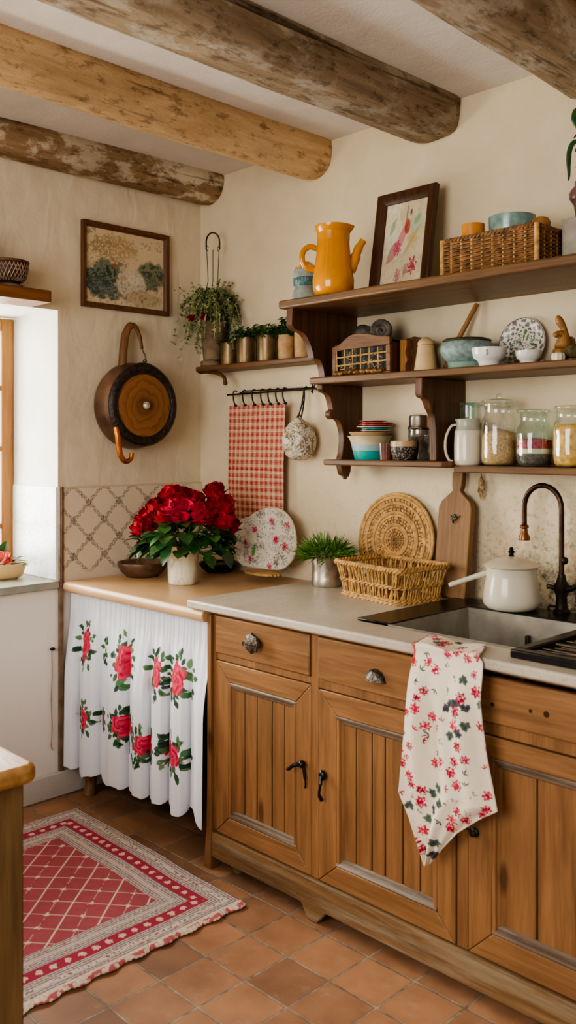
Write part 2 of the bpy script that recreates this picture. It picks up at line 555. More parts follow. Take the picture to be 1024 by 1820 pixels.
# ================================================================ ROOM SHELL
H = 2.68
def plaster(name, base, ripple, stains=False):
    N = NT(name)
    b = N.bsdf(None, 0.92, 0, 0.12)
    v = N.coord()
    n1 = N.noise(v, 1.6, 4)
    n2 = N.noise(v, 9, 5)
    dk = tuple(c * .84 for c in base[:3]) + (1,)
    col = N.ramp(n1, [(0.3, dk), (0.7, base)])
    col = N.mix(0.35, col, N.ramp(n2, [(0.35, (0.86, 0.84, 0.8, 1)), (0.6, (1, 1, 1, 1))]), 'MULTIPLY')
    if stains:
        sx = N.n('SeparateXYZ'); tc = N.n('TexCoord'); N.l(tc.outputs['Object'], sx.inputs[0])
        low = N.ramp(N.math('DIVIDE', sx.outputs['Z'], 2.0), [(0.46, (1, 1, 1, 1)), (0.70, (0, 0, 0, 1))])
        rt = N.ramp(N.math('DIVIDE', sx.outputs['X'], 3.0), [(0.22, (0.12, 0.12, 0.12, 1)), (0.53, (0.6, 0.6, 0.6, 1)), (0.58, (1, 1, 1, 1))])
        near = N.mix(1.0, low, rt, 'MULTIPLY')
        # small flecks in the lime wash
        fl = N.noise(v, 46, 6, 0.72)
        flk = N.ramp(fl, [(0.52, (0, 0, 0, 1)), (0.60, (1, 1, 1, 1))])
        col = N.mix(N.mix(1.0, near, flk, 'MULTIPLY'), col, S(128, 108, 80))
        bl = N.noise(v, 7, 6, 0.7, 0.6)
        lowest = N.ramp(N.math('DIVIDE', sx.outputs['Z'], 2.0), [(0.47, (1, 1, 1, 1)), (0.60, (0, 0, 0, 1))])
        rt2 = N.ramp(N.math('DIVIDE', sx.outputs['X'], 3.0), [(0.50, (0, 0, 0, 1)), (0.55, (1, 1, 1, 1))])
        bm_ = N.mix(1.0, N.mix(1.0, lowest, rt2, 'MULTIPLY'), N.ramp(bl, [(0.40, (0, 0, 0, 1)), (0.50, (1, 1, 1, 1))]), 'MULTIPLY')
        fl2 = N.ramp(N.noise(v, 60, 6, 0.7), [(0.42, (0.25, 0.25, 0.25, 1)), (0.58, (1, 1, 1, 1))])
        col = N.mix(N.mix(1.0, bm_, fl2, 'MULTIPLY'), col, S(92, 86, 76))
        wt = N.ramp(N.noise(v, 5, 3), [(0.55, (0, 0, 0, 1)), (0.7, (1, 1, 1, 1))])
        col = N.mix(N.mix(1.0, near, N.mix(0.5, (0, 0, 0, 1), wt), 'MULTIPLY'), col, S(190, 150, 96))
    N.l(col, b.inputs['Base Color'])
    if ripple:
        sx = N.n('SeparateXYZ'); tc = N.n('TexCoord'); N.l(tc.outputs['Object'], sx.inputs[0])
        col = N.mix(N.ramp(sx.outputs['Z'], [(.80, (1, 1, 1, 1)), (.90, (0, 0, 0, 1))]), col, S(230, 222, 210))
        N.l(col, b.inputs['Base Color'])
        rp = N.math('ADD', N.noise(N.coord((4.0, 4.0, 1.7), (0.5, 0.0, 0)), 2.4, 2, 0.45, .8), N.math('MULTIPLY', N.noise(v, 7, 3), .7))
        rp = N.math('MULTIPLY', rp, N.ramp(sx.outputs['Z'], [(.80, (.25, .25, .25, 1)), (.92, (1, 1, 1, 1))]))
        p = N.bump(b, rp, 0.34, 0.024)
        N.bump(b, N.noise(v, 70, 3), 0.12, 0.006, p)
    else:
        p = N.bump(b, N.noise(v, 5, 4), 0.3, 0.02)
        N.bump(b, N.noise(v, 90, 3), 0.22, 0.005, p)
    return N.m
M_wall_l = plaster('rippled plaster', S(226, 209, 180), True)
M_wall_r = plaster('lime plaster', S(224, 206, 174), False, True)
M_ceiling = plaster('ceiling plaster', S(228, 219, 208), False)
M_reveal = plaster('white plaster', S(238, 232, 222), False)

XMAX, YMIN = 4.4, -4.2
# floor: square terracotta tiles in a stack bond
N = NT('terracotta tiles')
b = N.bsdf(None, 0.5, 0, 0.4)
TS = 0.162
v = N.coord(loc=(-(1.497 % TS) + TS * 40, -((-0.906) % TS) + TS * 40, 0))
br = N.n('TexBrick', offset=0.0, squash=1.0)
br.inputs['Scale'].default_value = 1.0
br.inputs['Brick Width'].default_value = TS
br.inputs['Row Height'].default_value = TS
br.inputs['Mortar Size'].default_value = 0.0038
br.inputs['Mortar Smooth'].default_value = 0.3
br.inputs['Bias'].default_value = 0.0
br.inputs['Color1'].default_value = S(136, 102, 80)
br.inputs['Color2'].default_value = S(182, 136, 102)
br.inputs['Mortar'].default_value = S(110, 96, 80)
N.l(v, br.inputs['Vector'])
vo = N.coord()
n1 = N.noise(vo, 9, 6, 0.6)
n2 = N.noise(vo, 2.2, 3)
col = N.mix(0.65, br.outputs['Color'], N.ramp(n1, [(0.3, (0.62, 0.56, 0.52, 1)), (0.68, (1.1, 1.06, 1.0, 1))]), 'MULTIPLY')
col = N.mix(0.5, col, N.ramp(n2, [(0.35, (0.75, 0.7, 0.68, 1)), (0.65, (1.08, 1.04, 1.0, 1))]), 'MULTIPLY')
pale = N.ramp(N.noise(vo, 14, 6, 0.7), [(0.56, (0, 0, 0, 1)), (0.8, (0.5, 0.5, 0.5, 1))])
col = N.mix(pale, col, S(186, 158, 134))
mort = N.mix(N.ramp(N.noise(vo, 16, 5, 0.7), [(.35, (0, 0, 0, 1)), (.65, (1, 1, 1, 1))]), S(104, 92, 80), S(170, 156, 136))
col = N.mix(br.outputs['Fac'], col, mort)
N.l(col, b.inputs['Base Color'])
N.l(N.ramp(n1, [(0.3, (0.42, 0.42, 0.42, 1)), (0.7, (0.62, 0.62, 0.62, 1))]), b.inputs['Roughness'])
p = N.bump(b, N.math('MULTIPLY', br.outputs['Fac'], -1.0), 0.7, 0.004)
N.bump(b, n1, 0.2, 0.006, p)
M_floor = N.m

struct(MB().box(-0.5, XMAX, YMIN, 0.15, -0.08, 0).build('floor', M_floor, smooth=False))
struct(MB().box(-0.5, XMAX, YMIN, 0.15, H, H + 0.1).build('ceiling', M_ceiling, smooth=False))
struct(MB().box(0, XMAX, 0, 0.15, 0, H).build('wall_right', M_wall_r, smooth=False))
# left wall with the deep window opening
WY0, WY1, WZ0, WZ1, WD = -1.95, -0.757, 0.882, 2.0, 0.38
mb = MB()
o_ = [(YMIN, 0), (0.0, 0), (0.0, H), (YMIN, H)]
i_ = [(WY0, WZ0), (WY1, WZ0), (WY1, WZ1), (WY0, WZ1)]
i2 = [(WY0 + .03, WZ0), (WY1, WZ0), (WY1, WZ1 + 0.005), (WY0 + .03, WZ1 + .005)]
vs = [(0, a, c) for a, c in o_] + [(0, a, c) for a, c in i_] + [(-WD - .06, a, c) for a, c in i2] + [(-WD - .06, a, c) for a, c in o_]
fs = []; 
for k in range(4):
    j = (k + 1) % 4
    fs.append((k, j, 4 + j, 4 + k)); fs.append((4 + k, 4 + j, 8 + j, 8 + k)); fs.append((8 + k, 8 + j, 12 + j, 12 + k))
mis = []
mb.v = vs; mb.f = fs; mb.mi = [0, 1, 0] * 4
wl = mb.build('wall_left', [M_wall_l, M_reveal], smooth=False)
struct(wl)

# window: wooden frame, glazing bars, panes, stone sill
win = bpy.data.objects.new('window_1', None); COL.objects.link(win); win.location = (-WD, (WY0 + WY1) / 2, WZ0); struct(win)
fx0, fx1 = -0.04, 0.012
hw = (WY1 - WY0) / 2 - 0.004; hh = WZ1 - WZ0 - 0.002
mb = MB()
st = 0.055
for s in (-1, 1):
    mb.box(fx0, fx1, s * hw - (st if s > 0 else 0), s * hw + (st if s < 0 else 0), 0.02, hh)
mb.box(fx0, fx1, -hw + st, hw - st, 0.02, 0.02 + st); mb.box(fx0, fx1, -hw + st, hw - st, hh - st, hh)
mb.box(fx0, fx1 + .01, -0.035, 0.035, 0.02 + st, hh - st)
mb.build('window_frame', M_winframe, win, bevel=0.004)
for z in (0.195, 0.535, 0.80):
    MB().box(fx0 + .012, fx1 - .006, -hw + st, hw - st, z, z + 0.022).build('glazing_bar', M_winframe, win, bevel=0.003)
MB().box(-0.022, -0.018, -hw + st, hw - st, 0.02 + st, hh - st).build('window_pane', M_glass, win, smooth=False)
M_sill = plain('green grey sill stone', S(150, 148, 132), 0.35, 0, 0.5, 0.12, 10)
struct(MB().box(0, WD + 0.02, -hw, hw, -0.028, 0.003).build('window_sill', M_sill, win, bevel=0.004))
win.children[-1]['kind'] = 'structure'

# splash tiles on the left wall: hand-drawn chain trellis
def paint_trellis(u, v, X):
    y = X[:, 1]; z = X[:, 2]
    c = np.tile(C3(218, 200, 174), (len(u), 1)) * (.93 + .14 * fbm(y * 14, z * 14, 5))[:, None]
    p = (y + .69) / .075; q = (z - 1.127) / .075
    wob = .10 * (fbm(y * 22, z * 22, 3) - .5)
    a = (p + q) / 2 + wob; bb = (p - q) / 2 + wob
    line = np.zeros(len(u))
    for s, t in ((a, bb), (bb, a)):
        d = s - np.round(s)
        for ph, amp in ((0, .050), (PI, .050), (1.2, .072)):
            off = amp * np.sin(t * 2 * PI * 3.5 + ph) + .012 * np.sin(t * 57 + ph)
            line = np.maximum(line, 1 - sm(np.abs(d - off), .004, .017))
        near = np.abs(t - np.round(t)) < .14
        line = np.maximum(line, near * (1 - sm(np.abs(np.abs(d) - .09), .004, .016)))
    fade = sm(z, .90, .93) * (1 - sm(z, 1.262, 1.27)) * (.35 + .65 * (1 - sm(y, -.22, -.05)))
    lay(c, line * .9 * fade, C3(58, 58, 50))
    lay(c, ((z > 1.262)).astype(float) * .5, C3(190, 164, 132))
    return c
sp = sheet('trim_1', painted('trellis tiles', 0.35, spec=0.4), 520, 280, lambda u, v: (0 * u + 0.006, -.738 + .736 * u, .86 + .41 * v), paint_trellis, solid=0.01)
struct(sp)
# painted tiles inside the window recess
def paint_veins(u, v, X):
    c = np.tile(C3(236, 236, 234), (len(u), 1))
    n = fbm(u * 4 + 2 * v, v * 5, 9); n2 = fbm(u * 5 - 2 * v, v * 6, 21)
    lay(c, (1 - sm(np.abs(n - .5), .0, .02)) * .6, C3(140, 150, 164))
    lay(c, (1 - sm(np.abs(n2 - .5), .0, .016)) * .55, C3(130, 144, 160))
    lay(c, sm(u, .9, .97) * .3, C3(150, 158, 168))
    return c
struct(sheet('trim_2', painted('veined tiles', 0.3, spec=0.4), 120, 120, lambda u, v: (-.375 + .372 * u, 0 * u - .760, .886 + .384 * v), paint_veins, solid=0.008))
M_trim = plain('brown edging strip', S(122, 98, 76), 0.5, 0, 0.3, 0.2, 20)
struct(MB().box(0.0, 0.016, -.757, -.738, .0, 1.272).box(0.0, 0.02, -.752, -.744, 0.86, 1.272).build('trim_3', M_trim, bevel=0.003))
struct(MB().box(0.0, 0.022, YMIN + .05, -.02, 0.0, 0.1).build('baseboard_left', plaster('limewashed skirting', S(214, 206, 196), False), bevel=0.006))

# ================================================================ CEILING BEAMS
def log(name, x0, zc, r, y_end, y_far, mat, label, bend=(0, 0), sq=0.0, knot=None, seed=0, taper=0.0, split=None):
    rr = random.Random(seed)
    ph = [rr.uniform(0, 6.28) for _ in range(8)]
    ny, nt = 90, 36
    vs = []; fs = []
    for i in range(ny + 1):
        t = i / ny
        y = y_end + (y_far - y_end) * t
        cx = x0 + bend[0] * t + .010 * math.sin(t * 5 + ph[0]); cz = zc + bend[1] * t + .006 * math.sin(t * 7 + ph[1])
        for j in range(nt):
            a = 2 * PI * j / nt
            q = r * (1 - taper * t)
            ca, sa = math.cos(a), math.sin(a)
            pw = 2 + 6 * sq
            k = (abs(ca) ** pw + abs(sa) ** pw) ** (-1 / pw)
            k *= 1 + .025 * math.sin(3 * a + ph[2] + t * 6) + .018 * math.sin(2 * a + ph[3] - t * 9) + .012 * math.sin(5 * a + t * 31 + ph[4])
            if i == 0:
                k *= 0.93
            if split:
                da = (a - math.radians(split[0]) + PI) % (2 * PI) - PI
                wv = .05 * math.sin(t * 9)
                if split[1] < t < split[2] and abs(da + wv) < .13:
                    k *= 1 - split[3] * math.sin(PI * (t - split[1]) / (split[2] - split[1])) ** .5
            vs.append((cx + q * k * ca, y, cz + q * k * sa))
    for i in range(ny):
        for j in range(nt):
            j2 = (j + 1) % nt
            fs.append((i * nt + j, i * nt + j2, (i + 1) * nt + j2, (i + 1) * nt + j))
    c0 = len(vs); vs.append((x0, y_end + .004, zc))
    for j in range(nt):
        fs.append((c0, (j + 1) % nt, j))
    o = MB().add(vs, fs).build(name, mat, ang=50)
    return tag(o, label, 'beam')
M_beam1 = beam_mat('flaking brown log', S(124, 98, 70), S(172, 142, 106), S(204, 188, 162), 1.0)
M_beam2 = beam_mat('honey log', S(194, 156, 110), S(224, 190, 144), S(214, 176, 124), 0.0)
M_beam3 = beam_mat('grey weathered oak', S(126, 106, 82), S(178, 156, 128), S(180, 166, 146), 0.8)
log('ceiling_beam', .085, 2.652, .094, -0.002, -3.6, M_beam1, 'rough bark-brown log beam with flaking pale patches, farthest left', bend=(-.16, .0), seed=2)
log('ceiling_beam', .757, 2.640, .100, -0.002, -3.6, M_beam2, 'smooth honey-coloured round log beam, second from the left', bend=(-.02, .0), seed=5, split=(-8, .22, .75, .13))
log('ceiling_beam', 1.360, 2.650, .104, -0.002, -3.6, M_beam3, 'grey weathered oak beam with a long split along its side', bend=(.02, 0), sq=.35, seed=9, split=(14, .1, .8, .22))
log('ceiling_beam', 1.975, 2.650, .108, -0.002, -3.6, M_beam3, 'dark oak beam cut off by the top right corner', bend=(.1, 0), sq=.3, seed=13)

# ================================================================ SIDEBOARD CABINET
CF = -0.715          # cabinet face
CT = 0.912           # counter top
cab = thing('sideboard_cabinet', 'long honey pine base cabinet with plank doors under the stone counter', 'cabinet', (0.93, -0.36, 0))
cx0, cy0 = 0.93, -0.36
def L(x0, x1, y0, y1, z0, z1):       # world box -> cabinet local box
    return (x0 - cx0, x1 - cx0, y0 - cy0, y1 - cy0, z0, z1)
XR = 2.72
mb = MB()
for a in ((0.945, 0.965), (XR - .02, XR)):
    mb.box(*L(a[0], a[1], CF + .024, -0.01, 0.05, 0.876))
mb.box(*L(.965, XR - .02, CF + .024, -0.01, 0.10, 0.12)); mb.box(*L(.965, XR - .02, -.025, -0.01, 0.12, 0.6))
mb.build('carcass', M_pine_z, cab, smooth=False)
mb = MB()
mb.box(*L(.945, XR, CF + .004, CF + .024, .868, .878))
for a, c in ((.945, .955), (1.404, 1.436), (1.935, 1.970), (2.475, XR)):
    mb.box(*L(a, c, CF + .003, CF + .024, .13, .868))
mb.box(*L(.955, 1.404, CF + .004, CF + .024, .717, .739)); mb.box(*L(1.436, 1.935, CF + .004, CF + .024, .711, .737)); mb.box(*L(1.970, XR - .02, CF + .004, CF + .024, .708, .739))
mb.build('face_frame', M_pine_z, cab, bevel=.002)
# plinth with bracket foot shapes
mb = MB()
mb.prism([(.943 - cx0, .043), (1.37 - cx0, .043), (1.385 - cx0, .02), (1.40 - cx0, .0), (1.435 - cx0, .0), (1.45 - cx0, .018), (1.475 - cx0, .043), (XR - cx0, .043), (XR - cx0, .128), (.943 - cx0, .128)], CF - .008 - cy0, CF + .02 - cy0, 'xz')
mb.build('plinth', M_pine_dark, cab, bevel=.004)
for fxx, fyy in ((1.02, -.66), (2.60, -.66), (1.02, -.1), (2.60, -.1)):
    MB().lathe([(0, 0), (.022, 0), (.03, .02), (.028, .05), (.02, .1), (0, .1)], 14, Matrix.Translation((fxx - cx0, fyy - cy0, 0))).build('foot', M_pine_dark, cab)
# the slim front post at the left end, flaring to the floor
mb = MB()
rows = [(0, .909, .944), (.05, .912, .945), (.14, .921, .945), (.3, .925, .945), (.866, .926, .945)]
vs = []; fs = []
for z, a, c in rows:
    vs += [(a - cx0, CF - .012 - cy0, z), (c - cx0, CF - .012 - cy0, z), (c - cx0, CF + .03 - cy0, z), (a - cx0, CF + .03 - cy0, z)]
for k in range(len(rows) - 1):
    for j in range(4):
        fs.append((4 * k + j, 4 * k + (j + 1) % 4, 4 * k + 4 + (j + 1) % 4, 4 * k + 4 + j))
fs += [(0, 1, 2, 3), (16, 17, 18, 19)]
mb.add(vs, fs).build('corner_post', M_pine_z, cab, bevel=.003)

def rail(poly):
    return poly
def door(x0, x1, z0, z1, px0, px1, pz0, pz1, planks):
    """mitred frame, worn moulding, boarded panel"""
    fy = CF - cy0
    ax0, ax1, apx0, apx1 = x0 - cx0, x1 - cx0, px0 - cx0, px1 - cx0
    mb = MB()
    g = .0012
    for poly in ([(ax0, z0), (apx0, pz0), (apx0, pz1), (ax0, z1)], [(ax1, z0), (ax1, z1), (apx1, pz1), (apx1, pz0)]):
        mb.prism(poly, fy, fy + .022, 'xz', mi=0)
    for poly in ([(ax0 + g, z0), (ax1 - g, z0), (apx1 - g, pz0), (apx0 + g, pz0)], [(ax0 + g, z1), (apx0 + g, pz1), (apx1 - g, pz1), (ax1 - g, z1)]):
        mb.prism(poly, fy, fy + .022, 'xz', mi=1)
    d = mb.build('door', [M_pine_z, M_pine_x], cab, bevel=.003)
    # boards
    mb = MB()
    w = (apx1 - apx0) / planks
    rr = random.Random(int(x0 * 100))
    edges = [apx0] + [apx0 + w * (k + rr.uniform(-.12, .12)) for k in range(1, planks)] + [apx1]
    for a, c in zip(edges, edges[1:]):
        mb.box(a + .0018, c - .0018, fy + .012, fy + .02, pz0, pz1)
    mb.build('board_panel', M_pine_z, d, bevel=.003)
    MB().box(apx0, apx1, fy + .018, fy + .022, pz0, pz1).build('panel_back', M_shade_and_knots, d, smooth=False)
    t = .016
    for z, q in ((pz0, 1), (pz1, -1)):
        MB().prism([(fy + .020, z), (fy + .001, z), (fy - .002, z + q * .004), (fy, z + q * .011), (fy + .006, z + q * .014), (fy + .007, z + q * .021), (fy + .013, z + q * .026), (fy + .020, z + q * .026)], apx0, apx1, 'yz').build('rail_moulding', M_mould, d)
    for x, q in ((apx0, 1), (apx1, -1)):
        MB().prism([(x, fy + .020), (x, fy + .001), (x + q * .004, fy - .001), (x + q * .010, fy), (x + q * .013, fy + .006), (x + q * .019, fy + .008), (x + q * .023, fy + .013), (x + q * .023, fy + .020)], pz0, pz1, 'xy').build('stile_moulding', M_pine_z, d)
    return d
d1 = door(.957, 1.4065, .132, .7145, 1.024, 1.342, .196, .650, 5)
d2 = door(1.438, 1.933, .132, .7085, 1.512, 1.873, .196, .643, 6)
d3 = door(1.972, 2.473, .132, .704, 2.044, 2.40, .203, .650, 3)
def drawer(x0, x1, z0, z1):
    return MB().box(x0 - cx0, x1 - cx0, CF - .003 - cy0, CF + .018 - cy0, z0, z1).build('drawer', M_pine_x, cab, bevel=.004)
w1 = drawer(.957, 1.402, .7405, .8665)
w2 = drawer(1.438, 1.933, .7385, .8665)
w3 = drawer(1.972, 2.473, .7405, .8575)
# dark knots in the right-hand drawer board
for x, z, r in ((2.047, .788, .006), (2.155, .794, .005), (2.198, .795, .008)):
    MB().lathe([(0, 0), (r, 0), (r, .0006), (0, .0006)], 12, Matrix.Translation((x - cx0, CF - .0028 - cy0, z)) @ Matrix.Rotation(PI / 2, 4, 'X')).build('wood_knot', M_shade_and_knots, w3)
# hardware
fyl = CF - .003 - cy0
mb = MB()
M1 = Matrix.Translation((1.17 - cx0, fyl, .808)) @ Matrix.Rotation(PI / 2, 4, 'X') @ Matrix.Diagonal((1.28, 1.28, 1, 1))
mb.lathe([(0, -.002), (.011, -.002), (.008, .012), (.017, .018), (.025, .022), (.024, .030), (.012, .035), (0, .036)], 24, M1, lobes=lambda t, z: 1 + (.09 * math.cos(8 * t) if z > .015 else 0))
mb.tube([tuple(M1 @ Vector(p)) for p in spline([(-.02, -.012, .024), (-.034, -.012, .022), (-.036, -.002, .022), (-.026, .0, .024)], 5)], .0025, 6)
o = mb.build('knob', M_pewter, w1); o['label'] = 'ornate pewter rosette knob'
# half-shell cup pull
mb = MB()
prof = []
vs = []; fs = []
nn, mm = 20, 8
for i in range(mm + 1):
    a = (PI / 2) * i / mm
    for j in range(nn + 1):
        t = PI * j / nn
        rr_ = .034 * math.cos(a) * (1 + .05 * math.cos(14 * t))
        vs.append((1.666 - cx0 + rr_ * math.cos(t), fyl - .026 * math.sin(a), .778 + rr_ * math.sin(t) * .95))
for i in range(mm):
    for j in range(nn):
        k = i * (nn + 1) + j
        fs.append((k, k + 1, k + nn + 2, k + nn + 1))
mb.add(vs, fs)
mb.tube([(1.630 - cx0, fyl - .004, .779), (1.702 - cx0, fyl - .004, .779)], .004, 8)
o = mb.build('cup_pull', M_pewter, w2); o['label'] = 'pewter half-shell cup pull'
# black lever latch with a tail, drop pull, ring knob
mb = MB()
mb.ball((1.380 - cx0, fyl - .010, .470), .012, (1, 1, 1), 12, 8)
mb.tube([tuple((p[0] - cx0, p[1] + fyl, p[2])) for p in spline([(1.380, -.012, .472), (1.362, -.028, .466), (1.345, -.030, .452), (1.336, -.028, .448)], 5)], [.007] * 6 + [.006] * 5 + [.005] * 5, 8)
mb.tube([tuple((p[0] - cx0, p[1] + fyl, p[2])) for p in spline([(1.384, -.008, .468), (1.390, -.008, .44), (1.392, -.006, .415), (1.391, -.006, .398)], 5)], [.005] * 8 + [.003] * 8, 6)
mb.build('latch_handle', M_black, d1)
mb = MB()
mb.ball((1.464 - cx0, fyl - .008, .457), .014, (1, .7, 1.15), 12, 8)
mb.tube([(p[0] - cx0, p[1] + fyl, p[2]) for p in spline([(1.464, -.014, .455), (1.470, -.024, .43), (1.466, -.024, .405), (1.472, -.018, .386)], 6)], [.006] * 6 + [.004] * 7 + [.006] * 6, 8)
mb.build('drop_handle', M_black, d2)
mb = MB()
mb.lathe([(0, 0), (.012, 0), (.012, .004), (.006, .008), (.009, .014), (0, .018)], 16, Matrix.Translation((1.995 - cx0, fyl, .448)) @ Matrix.Rotation(PI / 2, 4, 'X'))
mb.tube([(1.995 - cx0, fyl - .006, .449), (1.98 - cx0, fyl - .006, .453), (1.968 - cx0, fyl - .006, .452)], .0025, 6)
mb.build('knob', M_iron, d3)

# ================================================================ COUNTER, SINK, HOB RACK
N = NT('grey stone counter')
b = N.bsdf(None, 0.42, 0, 0.4)
v = N.coord()
col = N.ramp(N.noise(v, 5, 5), [(0.3, S(168, 154, 136)), (0.7, S(194, 182, 164))])
fl = N.ramp(N.noise(v, 55, 5, 0.7), [(0.33, (0.66, 0.6, 0.52, 1)), (0.45, (1, 1, 1, 1))])
N.l(N.mix(0.6, col, fl, 'MULTIPLY'), b.inputs['Base Color'])
N.bump(b, N.noise(v, 40, 4), 0.12, 0.004)
M_counter = N.m
CBt = .8835
SX0, SX1, SY0, SY1 = 1.512, 2.082, -.612, -.085
ys_ = [-.757, SY0, SY1, -.001]; xs_ = [.850, SX0, SX1, XR]
mb = MB()
vs = []; idx = {}
for zi, z in enumerate((CBt, CT)):
    for xi, x in enumerate(xs_):
        for yi, y in enumerate(ys_):
            idx[(xi, yi, zi)] = len(vs); vs.append((x, y, z))
fs = []
for xi in range(3):
    for yi in range(3):
        if (xi, yi) == (1, 1): continue
        for zi in (0, 1):
            fs.append((idx[(xi, yi, zi)], idx[(xi + 1, yi, zi)], idx[(xi + 1, yi + 1, zi)], idx[(xi, yi + 1, zi)]))
def wallq(a, c):
    fs.append((idx[a + (0,)], idx[c + (0,)], idx[c + (1,)], idx[a + (1,)]))
for k in range(3):
    wallq((k, 0), (k + 1, 0)); wallq((k, 3), (k + 1, 3)); wallq((0, k), (0, k + 1)); wallq((3, k), (3, k + 1))
wallq((1, 1), (2, 1)); wallq((1, 2), (2, 2)); wallq((1, 1), (1, 2)); wallq((2, 1), (2, 2))
ct = mb.add(vs, fs).build('stone_counter', M_counter, bevel=.007, seg=3)
tag(ct, 'grey stone counter slab with worn pale front edge on the pine cabinet', 'counter')

sk = thing('kitchen_sink', 'square grey stone sink with black rim set into the counter', 'sink', (1.80, -.36, CT))
M_sinkbowl = plain('stone grey sink', S(150, 142, 128), 0.34, 0.25, 0.5, 0.18, 9, 0.15, 40)
def SL(x0, x1, y0, y1, z0, z1): return (x0 - 1.80, x1 - 1.80, y0 + .36, y1 + .36, z0, z1)
mb = MB()
mb.box(*SL(SX0 - .012, 1.630, SY0 + .002, SY1 + .018, .0005, .007)); mb.box(*SL(1.630, 2.078, -.206, SY1 + .018, .0005, .007))
mb.build('rim', M_black, sk, bevel=.003)
mb = MB()
bx0, bx1, by0, by1, bz = 1.632 - 1.8, 2.078 - 1.8, -.608 + .36, -.208 + .36, -.20
t = .012
def tap(x0, x1, y0, y1, z): return [(x0, y0, z), (x1, y0, z), (x1, y1, z), (x0, y1, z)]
inn_t = tap(bx0, bx1, by0, by1, .003); inn_b = tap(bx0 + .03, bx1 - .03, by0 + .03, by1 - .03, bz)
out_t = tap(bx0 - t, bx1 + .001, by0 - .002, by1 + t, .003); out_b = tap(bx0 - t + .03, bx1 - .02, by0 + .02, by1 + t - .02, bz - t)
vs = inn_t + inn_b + out_t + out_b; fs = [(4, 5, 6, 7), (12, 13, 14, 15)]
for k in range(4):
    j = (k + 1) % 4
    fs += [(k, j, 4 + j, 4 + k), (8 + k, 8 + j, 12 + j, 12 + k), (k, j, 8 + j, 8 + k)]
mb.add(vs, fs).build('basin', M_sinkbowl, sk, bevel=.012, seg=3)
MB().lathe([(0, 0), (.03, 0), (.033, .003), (.02, .004), (0, .002)], 20, Matrix.Translation((.05, -.03, bz + .001))).build('drain', M_iron, sk)
MB().box(.058, .070, by1 - .034, by1 - .016, -.15, -.05).build('overflow_slot', M_iron, sk, bevel=.003)

hb = thing('hob_grate', 'black framed hob with a grate of bright wires beside the sink', 'hob', (2.33, -.44, CT))
mb = MB()
hx0, hx1, hy0, hy1 = 2.089 - 2.33, 2.60 - 2.33, -.705 + .44, -.20 + .44
fw = .03
mb.box(hx0, hx1, hy0, hy0 + fw, 0, .022).box(hx0, hx1, hy1 - fw, hy1, 0, .022).box(hx0, hx0 + fw, hy0 + fw, hy1 - fw, 0, .022).box(hx1 - fw, hx1, hy0 + fw, hy1 - fw, 0, .022)
mb.build('frame', M_black, hb, bevel=.004)
MB().box(hx0 + fw, hx1 - fw, hy0 + fw, hy1 - fw, .0, .005).build('tray', M_black, hb)
mb = MB()
rr = random.Random(4)
for k in range(26):
    y = hy0 + fw + .012 + k * (hy1 - hy0 - 2 * fw - .02) / 25
    sk_ = rr.uniform(-.035, .035)
    mb.tube([(hx0 + fw + rr.uniform(0, .05), y + sk_, .010 + rr.uniform(0, .006)), (hx1 - fw, y - sk_, .014 + rr.uniform(0, .006))], .0022, 6)
mb.build('wire_grate', M_chrome, hb)
o = bpy.data.objects[hb.name]

# ================================================================ CURTAINED CORNER TABLE
TZ = .883
ctab = thing('corner_table', 'tan topped corner table with turned legs behind a rose curtain', 'table', (.43, -.37, 0))
tx, ty = .43, -.37
mb = MB()
prof = [(-.70, .839)] + [(-.742 - .0 + .016 - .016 * math.cos(a) if False else -.748 + .018 * (1 - math.cos(math.radians(a))), .861 + .022 * math.sin(math.radians(a))) for a in range(-90, 91, 15)] + [(-.012, TZ), (-.012, .839)]
mb.prism([(y - ty, z) for y, z in prof], 0.0225 - tx, .9245 - tx, 'yz')
o = mb.build('table_top', M_tabletop, ctab, bevel=.004, seg=2)
for lx, ly in ((.085, -.655), (.86, -.60), (.085, -.09), (.86, -.09)):
    mb = MB()
    s = 1
    pts = spline([(0, 0, .839), (0, 0, .5), (0, 0, .22), (.004 * s, -.006, .14), (-.004 * s, .004, .07), (0, 0, .035), (.0, -.006, .0)], 5)
    n = len(pts)
    rad = []
    for p in pts:
        z = p.z
        rad.append(.026 if z > .3 else (.026 + (.3 - z) * .10 if z > .15 else (.041 - (.15 - z) * .17 if z > .04 else .022 + (.04 - z) * .22)))
    mb.tube(pts, rad, 12, M=Matrix.Translation((lx - tx, ly - ty, 0)))
    mb.build('leg', M_pine_z, ctab)
mb = MB()
mb.box(.06 - tx, .90 - tx, -.66 - ty, -.645 - ty, .78, .839)
mb.build('apron', M_pine_x, ctab)

